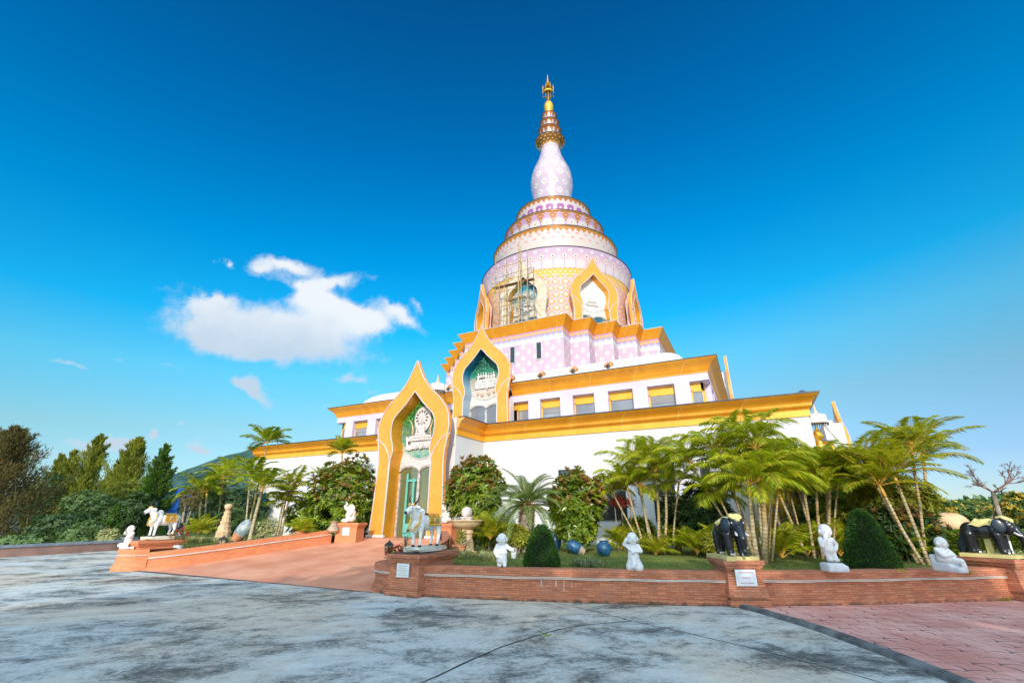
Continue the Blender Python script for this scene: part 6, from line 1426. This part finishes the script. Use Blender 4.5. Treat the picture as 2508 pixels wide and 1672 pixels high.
# conifers beyond the road wall
def conifer(label,px,pt,pb,v,wpx,mat,n,L=.5,w=.05,name='conifer_tree',el=.9,pw=.6,shift=0):
    t=at(px,pt,v=v); b=at(px,pb,v=v); b.z=min(b.z,.0) if v>12 else 0; k_=(t-V((0,0,CH))).dot(FW)/FPX; W=wpx*k_/2; H=t.z-b.z
    o=empty(name,(t.x,v,b.z),label,'conifer tree','conifers beyond the road wall'); m_=MB(); m_.tube([(t.x,v,b.z),(t.x,v,b.z+H*.5),(t.x,v,t.z-.1)],[.16,.10,.02],7); m_.build('trunk',M['bark'],o)
    m_=MB(); nb=max(40,n//22)
    for i in range(nb):
        h=(i+random.random())/nb; h=.04+.96*h**.9; a=i*2.4+random.uniform(-.4,.4); prof=(1-h)**pw*(.6+.4*min(1,h*4)); ln=max(.25,W*prof*random.uniform(.7,1.3)*1.75); e=el+random.uniform(-.35,.3)+.35*h
        d=V((math.cos(a)*math.cos(e),math.sin(a)*math.cos(e),math.sin(e))); p0=V((t.x,v,b.z+H*h-ln*.45))
        nn=int(n/nb*6*(.4+ln/W*.6))
        for j in range(nn):
            s_=.2+.8*random.random()**.7; p=p0+d*ln*s_+V((random.gauss(0,1),random.gauss(0,1),random.gauss(0,1)))*ln*.13*(1.15-s_*.8)
            leaf(m_,p,d*1.1+V((random.uniform(-.6,.6),random.uniform(-.6,.6),random.uniform(-.1,.7))),V((random.uniform(-1,1),random.uniform(-1,1),.2)),L*random.uniform(.35,.8),w)
    m_.build('foliage',mat,o)
conifer('big brownish feathery conifer at the far left edge',40,1052,1350,12.5,200,M['conifer_red'],4600,.40,.028,el=.8,pw=.6)
conifer('short olive conifer just right of the brownish one',150,1118,1340,21,84,M['conifer'],1500,.55,.035)
conifer('olive conifer with a narrow top, second from the brownish tree',182,1108,1340,23,92,M['conifer'],1700,.6,.04)
conifer('tallest olive conifer in the middle of the left row',248,1070,1340,24,112,M['conifer'],2600,.6,.04)
conifer('low olive conifer at the foot of the tallest one',212,1165,1330,20,84,M['conifer'],1200,.5,.035)
conifer('broad olive conifer left of the bright juniper',340,1078,1340,25,136,M['conifer'],3000,.6,.04)
conifer('mid height olive conifer between the tallest and the broad one',298,1128,1330,27,90,M['conifer'],1500,.6,.04)
conifer('bright green pointed juniper behind the left bull',408,1092,1330,18,78,M['juniper'],3000,.30,.03,el=.7,pw=.6)
for px,py,vv,rx,rz_,mt_,lb in [(215,1225,17,60,35,'greybush','cool green spreading shrub in the middle of the far left bed'),(150,1290,13,75,45,'darkbush','dark green bush above the road wall'),(275,1262,17,60,45,'darkbush','dark bush left of the juniper'),(205,1300,13,50,30,'greybush','grey green low shrub above the road wall'),(330,1240,17,50,45,'darkbush','dark bush behind the left bull head'),(60,1320,11.5,70,18,'greybush','low ground shrub above the road wall at the left edge'),(265,1308,13,24,20,'stripe','cream leaved shrub above the road wall'),(310,1210,22,55,50,'conifer','mixed olive bush under the broad conifer'),(100,1200,18,50,60,'darkbush','dark bush right of the brownish conifer')]:
    c,r=SH(px,py+8,vv,rx,rz_*.88); shrub('bush',lb,c,r,M[mt_],int(700*(rx*rz_/2700)),.24,.045,6,None,0,'bushes beyond the road wall')
for px,pt,lb in [(205,1282,'bright green young juniper above the road wall'),(235,1278,'second bright green young juniper above the road wall'),(285,1240,'narrow green juniper left of the small elephant')]:
    conifer(lb,px,pt,1330,14.5,44,M['juniper'],500,.22,.025,name='young_juniper',el=.9)
# blue tarpaulin shelter
p=at(372,1175,v=30); q=at(455,1235,v=30); TP=empty('blue_shelter',(p.x,30,0),'blue tarpaulin shelter seen through the trees at the far left','shelter'); m_=MB()
for i in range(8):
    for j in range(5):
        def g_(a,b): return (p.x-1+(q.x-p.x+2)*a/8,30+b*.8,p.z-.0-.5*b+.12*math.sin(a*2.1+b)-.18*a)
        m_.face([g_(i,j),g_(i+1,j),g_(i+1,j+1),g_(i,j+1)])
m_.face([(p.x-1,30,0),(q.x+1,30,0),(q.x+1,30,p.z-1.4),(p.x-1,30,p.z)])
m_.build('sheet',M['tarp'],TP)
m_=MB(); 
for xx in (p.x-1,q.x+1): m_.tube([(xx,29.9,0),(xx,29.9,p.z-.6)],.05,6)
m_.build('post',M['trimdark'],TP)
# hedge, far trees at the right
a=at(2300,1300,v=18.5); m_=MB(); H_=empty('clipped_hedge',(a.x+2,18.5,.5),'clipped lime green hedge behind the seated monk and right elephant','hedge')
x1=at(2520,1300,v=18.5).x
for k in range(6500):
    u_=random.uniform(a.x-.2,x1+1.5); s_=random.random(); 
    if s_<.6: p=V((u_,18.2+random.uniform(-.05,.06),.5+random.random()*.62)); d=V((random.uniform(-.6,.6),-1,random.uniform(-.2,.8)))
    else: p=V((u_,18.2+random.random()*.9,1.12+random.uniform(-.05,.05))); d=V((random.uniform(-.6,.6),random.uniform(-.6,.6),1))
    leaf(m_,p,d,V((random.uniform(-1,1),random.uniform(-1,1),1)),.10,.025)
m_.build('foliage',M['hedge'],H_); m_=MB(); m_.box(((a.x+x1+1.5)/2,18.68,.78),(x1+1.5-a.x,.85,.58)); m_.build('inner_core',M['darkbush'],H_)
for px,py,vv,rx,rz_,mt_,tp,lb in [(2308,1262,26,28,34,'greybush','petaly','yellow flowering shrub left of the giant jar'),(2332,1245,34,20,16,'greybush','petaly','yellow blossom tree top above the giant jar'),(2372,1252,36,24,20,'greybush',None,'green tree beyond the giant jar'),(2400,1250,40,30,20,'greybush','petaly','distant green tree right of the giant jar'),(2425,1258,33,25,16,'greybush','petaly','yellow flowering shrub behind the bare tree trunk'),(2480,1275,22,30,28,'darkbush','petaly','dark shrub with yellow blossoms at the right edge'),(2500,1240,26,24,30,'greybush','petaly','tall yellow blossom shrub touching the right edge'),(2455,1270,30,30,22,'greybush',None,'grey green shrub between the bare trunk and the right edge')]:
    c,r=SH(px,py,vv,rx,rz_); shrub('flowering_shrub' if tp else 'far_tree',lb,c,r,M[mt_],int(420*(rx*rz_/700)),.2,.04,5,M[tp] if tp else None,.45,'shrubs at the right horizon')
# bare frangipani
b=at(2458,1312,v=17.0); b.z=.5; f1=at(2432,1205,v=17); BT=empty('bare_tree',b,'leafless tree with whitewashed trunk foot and reddish twigs at the right edge','tree')
m_=MB(); m_.tube([b,b.lerp(f1,.3)],[.075,.065],8); m_.build('whitewashed_foot',M['whitebark'],BT,smooth=True)
m_=MB(); m_.tube([b.lerp(f1,.3),b.lerp(f1,.6),f1],[.06,.055,.05],8); m_.tube([at(2430,1262,v=17.1),at(2427,1290,v=17.1)],.016,5); m_.tube([at(2436,1225,v=17.05),at(2431,1262,v=17.1)],.016,5)
m_.build('trunk',M['bark'],BT,smooth=True); m_=MB()
def tw(p,d,L,r,dep):
    q=p+d*L; m_.tube([p,p+d*L*.5+V((random.uniform(-.03,.03),0,random.uniform(-.03,.03)))*L,q],[r,r*.85,r*.7],4,False)
    if dep==0: return
    for s in range(3 if dep>1 else 3):
        dd=(d+V((random.uniform(-.9,.9),random.uniform(-.6,.6),random.uniform(-.5,.8)))).normalized(); tw(p+d*L*random.uniform(.5,1.0),dd,L*random.uniform(.45,.66),r*.62,dep-1)
for px,py in [(2360,1155),(2500,1160),(2380,1180),(2470,1200),(2520,1150)]:
    t=at(px,py,v=17+random.uniform(-.4,.4)); d=(t-f1); tw(f1,d.normalized(),d.length*.55,.020,5)
m_.build('branches',M['twig'],BT)
# lawn blades
m_=MB()
for k in range(26000):
    while True:
        u_=random.uniform(-8,8); v_=9+8*random.random()**1.3
        if inpoly(u_,v_,RLAWN): break
    a=random.uniform(0,TAU); h=random.uniform(.015,.04); m_.face([(u_,v_,.499),(u_+.014*math.cos(a),v_+.014*math.sin(a),.499),(u_+random.uniform(-.02,.02),v_+random.uniform(-.02,.02),.5+h)])
for k in range(12000):
    while True:
        u_=random.uniform(-24,-15.8); v_=random.uniform(9,16)
        if inpoly(u_,v_,LL): break
    z=lawn_z(u_,v_)-.01; a=random.uniform(0,TAU); m_.face([(u_,v_,z),(u_+.02*math.cos(a),v_+.02*math.sin(a),z),(u_+random.uniform(-.02,.02),v_+random.uniform(-.02,.02),z+random.uniform(.03,.07))])
m_.build('grass_blades',leafmat('lawn_grass_blades',[(.10,.15,.03),(.18,.21,.05),(.25,.24,.09)],.3,.7),label='short mown grass covering both lawns',kind='stuff',cat='grass')
# small fallen leaves near the kerb
m_=MB()
for k in range(90):
    q=at(random.uniform(1700,2350),random.uniform(1500,1660),z=.004+.004); a=random.uniform(0,TAU); m_.face([(q.x+.013*math.cos(a+j*2.1),q.y+.013*math.sin(a+j*2.1),.008+(.006 if j==1 else 0)) for j in range(3)])
m_.build('fallen_petals',M['stripe'],label='tiny pale petals scattered on the paving',kind='stuff',cat='petals')
# distant wood closing the horizon beyond the garden
m_=MB()
for k in range(15000):
    a_=random.uniform(-60,52); ang=R(a_); 
    if 30<a_<52 and random.random()<.3: continue
    d_=random.uniform(85,110); hh=3.2+1.6*mnoise.noise(V((ang*14,0,3)))+1.0*mnoise.noise(V((ang*50,1,3))); z=hh*random.random()**.6
    p=V((-math.sin(ang)*d_,math.cos(ang)*d_,z-.2))
    for j in range(2): leaf(m_,p,V((random.uniform(-1,1),random.uniform(-1,1),random.uniform(-.2,1))),V((random.uniform(-1,1),random.uniform(-1,1),.5)),1.5,.45)
m_.build('far_wood',M['greybush'],label='low distant wood along the horizon behind the garden',kind='stuff',cat='wood')
# hill
m_=MB(); NX,NY=70,12
def hz(i,j):
    t=i/NX; ang=R(34)+R(44)*t; d=260+j*26; h=(14+42*math.exp(-((ang-R(54))/R(9.5))**2))*math.sin(PI*min(1,(j+.3)/NY*.9))**.8
    h=h*1.0*(1+.12*mnoise.noise(V((ang*20,j*.7,0))))+1.8*mnoise.noise(V((ang*130,j*2,3)))
    return (-math.sin(ang)*d,math.cos(ang)*d,h-4)
for i in range(NX):
    for j in range(NY): m_.face([hz(i,j),hz(i+1,j),hz(i+1,j+1),hz(i,j+1)])
g=NG('haze_tinted_forest_hillside'); o_=g.co(); n_=g.noise(o_,.10,6,.7); M['hill']=g.bsdf(g.mix(g.ss(n_,.4,.62),(.03,.075,.065),(.07,.13,.10)),.95,0,n_,1,3,.1)  # bluish cast of distant haze is put into the forest colour
m_.build('hill',M['hill'],kind='structure')
# =============================== TREES BEHIND THE CAMERA ===============================
for (x,y,r_,h,lb) in [(-.2,-9,3.2,7.7,'broad tree behind the viewpoint shading the paving, nearest the middle'),(4.5,-9.5,3.6,8.5,'broad tree behind the viewpoint, shading the brick wall'),(10.5,-8.5,3.8,8.8,'broad tree behind the viewpoint at the far right'),(-3.2,-12,2.2,7.4,'smaller tree behind the viewpoint at the left end of the row'),(16,-7,3.6,8.4,'broad tree behind the viewpoint beyond the far right one')]:
    shrub('shade_tree',lb,(x,y,h-r_*.62),(r_,r_*.8,r_*.72),M['darkbush'],1000,.42,.11,6,None,0,'shade trees behind the viewpoint','tree',.6)
# =============================== LIGHT AND SKY ===============================
AZ=22.; EL=19.
ld=V((-math.sin(R(AZ))*math.cos(R(EL)),math.cos(R(AZ))*math.cos(R(EL)),-math.sin(R(EL))))
su=bpy.data.lights.new('sun','SUN'); so=bpy.data.objects.new('sun',su); COL.objects.link(so); su.energy=2.0; su.angle=R(.55); su.color=(1,.925,.83); so.rotation_euler=ld.to_track_quat('-Z','Y').to_euler(); so.location=(0,-20,30)
w=bpy.data.worlds.new('World'); sc.world=w; w.use_nodes=True; g=NG.__new__(NG); g.t=w.node_tree; g.t.nodes.clear(); g.out=g.n('ShaderNodeOutputWorld')
sky=g.n('ShaderNodeTexSky'); sky.sky_type='NISHITA'; sky.sun_disc=False; sky.sun_elevation=R(EL); sky.sun_rotation=math.atan2(-ld.x,-ld.y)
sky.altitude=300; sky.air_density=1.0; sky.dust_density=.25; sky.ozone_density=4
dirv=g.n('ShaderNodeTexCoord').outputs['Generated']; X=g.xyz(dirv)
az=g.ma('ARCTAN2',g.ma('MULTIPLY',X[0],-1),X[1]); el=g.ma('ARCSINE',X[2])   # az positive to the left
ele=g.ma('ADD',el,g.ma('MULTIPLY',g.ma('SUBTRACT',az,.47),.05))
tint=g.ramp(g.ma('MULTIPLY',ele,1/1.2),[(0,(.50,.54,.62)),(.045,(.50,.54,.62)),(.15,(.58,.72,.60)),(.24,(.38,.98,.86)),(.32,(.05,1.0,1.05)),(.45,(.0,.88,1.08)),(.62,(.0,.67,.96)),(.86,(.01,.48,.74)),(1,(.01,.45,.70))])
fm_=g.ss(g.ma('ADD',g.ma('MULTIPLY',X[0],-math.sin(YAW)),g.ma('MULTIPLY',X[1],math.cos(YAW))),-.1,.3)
skyc=g.mix(fm_,g.mix(1,sky.outputs[0],g.mix(g.ss(el,.35,1.1),(1.4,1.3,1.15),(8.2,5.1,2.75)),'MULTIPLY'),g.mix(1,g.mix(1,sky.outputs[0],(.75,.75,.75),'MULTIPLY'),tint,'MULTIPLY'))  # sky outside the view boosted and warmed, added fill for shaded ground
def azel(px,py):
    d=(FW+RT*((px-1254)/FPX)-UP*((py-836)/FPX)).normalized(); return math.atan2(-d.x,d.y),math.asin(d.z)
vec=g.comb(az,el,0); wn=g.n('ShaderNodeTexNoise'); g.l(vec,wn.inputs['Vector']); wn.inputs['Scale'].default_value=9; wn.inputs['Detail'].default_value=7; wn.inputs['Roughness'].default_value=.6
wc=g.xyz(wn.outputs['Color']); waz=g.ma('ADD',az,g.ma('MULTIPLY',g.ma('SUBTRACT',wc[0],.5),.12)); wel=g.ma('ADD',el,g.ma('MULTIPLY',g.ma('SUBTRACT',wc[1],.5),.075))
dens=None
CL=[(690,815,215,58,-.12,1.1),(560,830,150,42,-.02,.95),(830,770,110,50,-.15,.95),(760,735,75,26,-.1,.7),(700,655,85,24,.10,.85),(810,690,95,22,.35,.75),(640,668,45,16,-.1,.45),(610,706,110,14,.0,-.75),(920,790,60,26,-.3,.75),(500,745,50,17,.4,.85),(545,775,30,12,.4,.45),(985,775,75,20,-.45,.8),(1030,762,30,12,-.5,.5),(615,950,62,20,-.35,.95),(640,932,30,14,-.2,.5),(855,932,34,12,.4,.55),(290,1085,55,20,-.2,.95),(355,1062,26,18,-.5,.85),(215,1100,80,18,-.1,.7),(80,1120,110,20,0,.6),(485,1105,50,16,-.45,.85),(175,888,60,9,.1,.55),(545,635,14,17,0,.6),(430,1032,20,9,0,.55),(800,1000,150,24,0,.3),(310,888,34,10,0,.45),(420,905,30,8,0,.4),(900,960,40,10,0,.4)]
for px,py,rx,ry,rot,amp in CL:
    a0,e0=azel(px,py); a1,_=azel(px+rx,py); _,e1=azel(px,py+ry); sx=abs(a1-a0); sy=abs(e1-e0)
    dx=g.ma('SUBTRACT',waz,a0); dy=g.ma('SUBTRACT',wel,e0)
    cr,sr=math.cos(rot),math.sin(rot)
    u_=g.ma('ADD',g.ma('MULTIPLY',dx,cr/sx),g.ma('MULTIPLY',dy,-sr/sx*1)); v_=g.ma('ADD',g.ma('MULTIPLY',dx,sr/sy),g.ma('MULTIPLY',dy,cr/sy))
    r2=g.ma('ADD',g.ma('MULTIPLY',u_,u_),g.ma('MULTIPLY',v_,v_)); e=g.ma('MULTIPLY',g.ma('EXPONENT',g.ma('MULTIPLY',r2,-1.1)),amp)
    dens=e if dens is None else g.ma('ADD',dens,e)
fn=g.n('ShaderNodeTexNoise'); g.l(vec,fn.inputs['Vector']); fn.inputs['Scale'].default_value=26; fn.inputs['Detail'].default_value=10; fn.inputs['Roughness'].default_value=.68
dd=g.ma('ADD',dens,g.ma('MULTIPLY',g.ma('SUBTRACT',fn.outputs[0],.5),.85)); al=g.ma('MULTIPLY',g.ss(dd,.22,.80),g.ss(dens,.05,.22))
up_=g.ss(g.ma('ADD',el,g.ma('MULTIPLY',wc[2],.12)),azel(700,880)[1]+.05,azel(700,740)[1]+.07)
cc_=g.mix(up_,(1.9,2.3,2.75),(3.1,3.2,3.3))
cc_=g.mix(g.ss(dens,.2,.9),(2.0,2.45,2.95),cc_)
fin=g.mix(g.ma('MULTIPLY',al,.93),skyc,cc_)
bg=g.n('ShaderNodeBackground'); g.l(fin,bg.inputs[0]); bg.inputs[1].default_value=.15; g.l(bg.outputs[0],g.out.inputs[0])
sc.render.engine='CYCLES'; sc.view_settings.view_transform='Standard'; sc.view_settings.look='None'; sc.view_settings.exposure=1.0; sc.view_settings.gamma=1
sc.cycles.use_denoising=True; sc.cycles.max_bounces=6; sc.cycles.transparent_max_bounces=8
sc.render.resolution_x=1024; sc.render.resolution_y=682
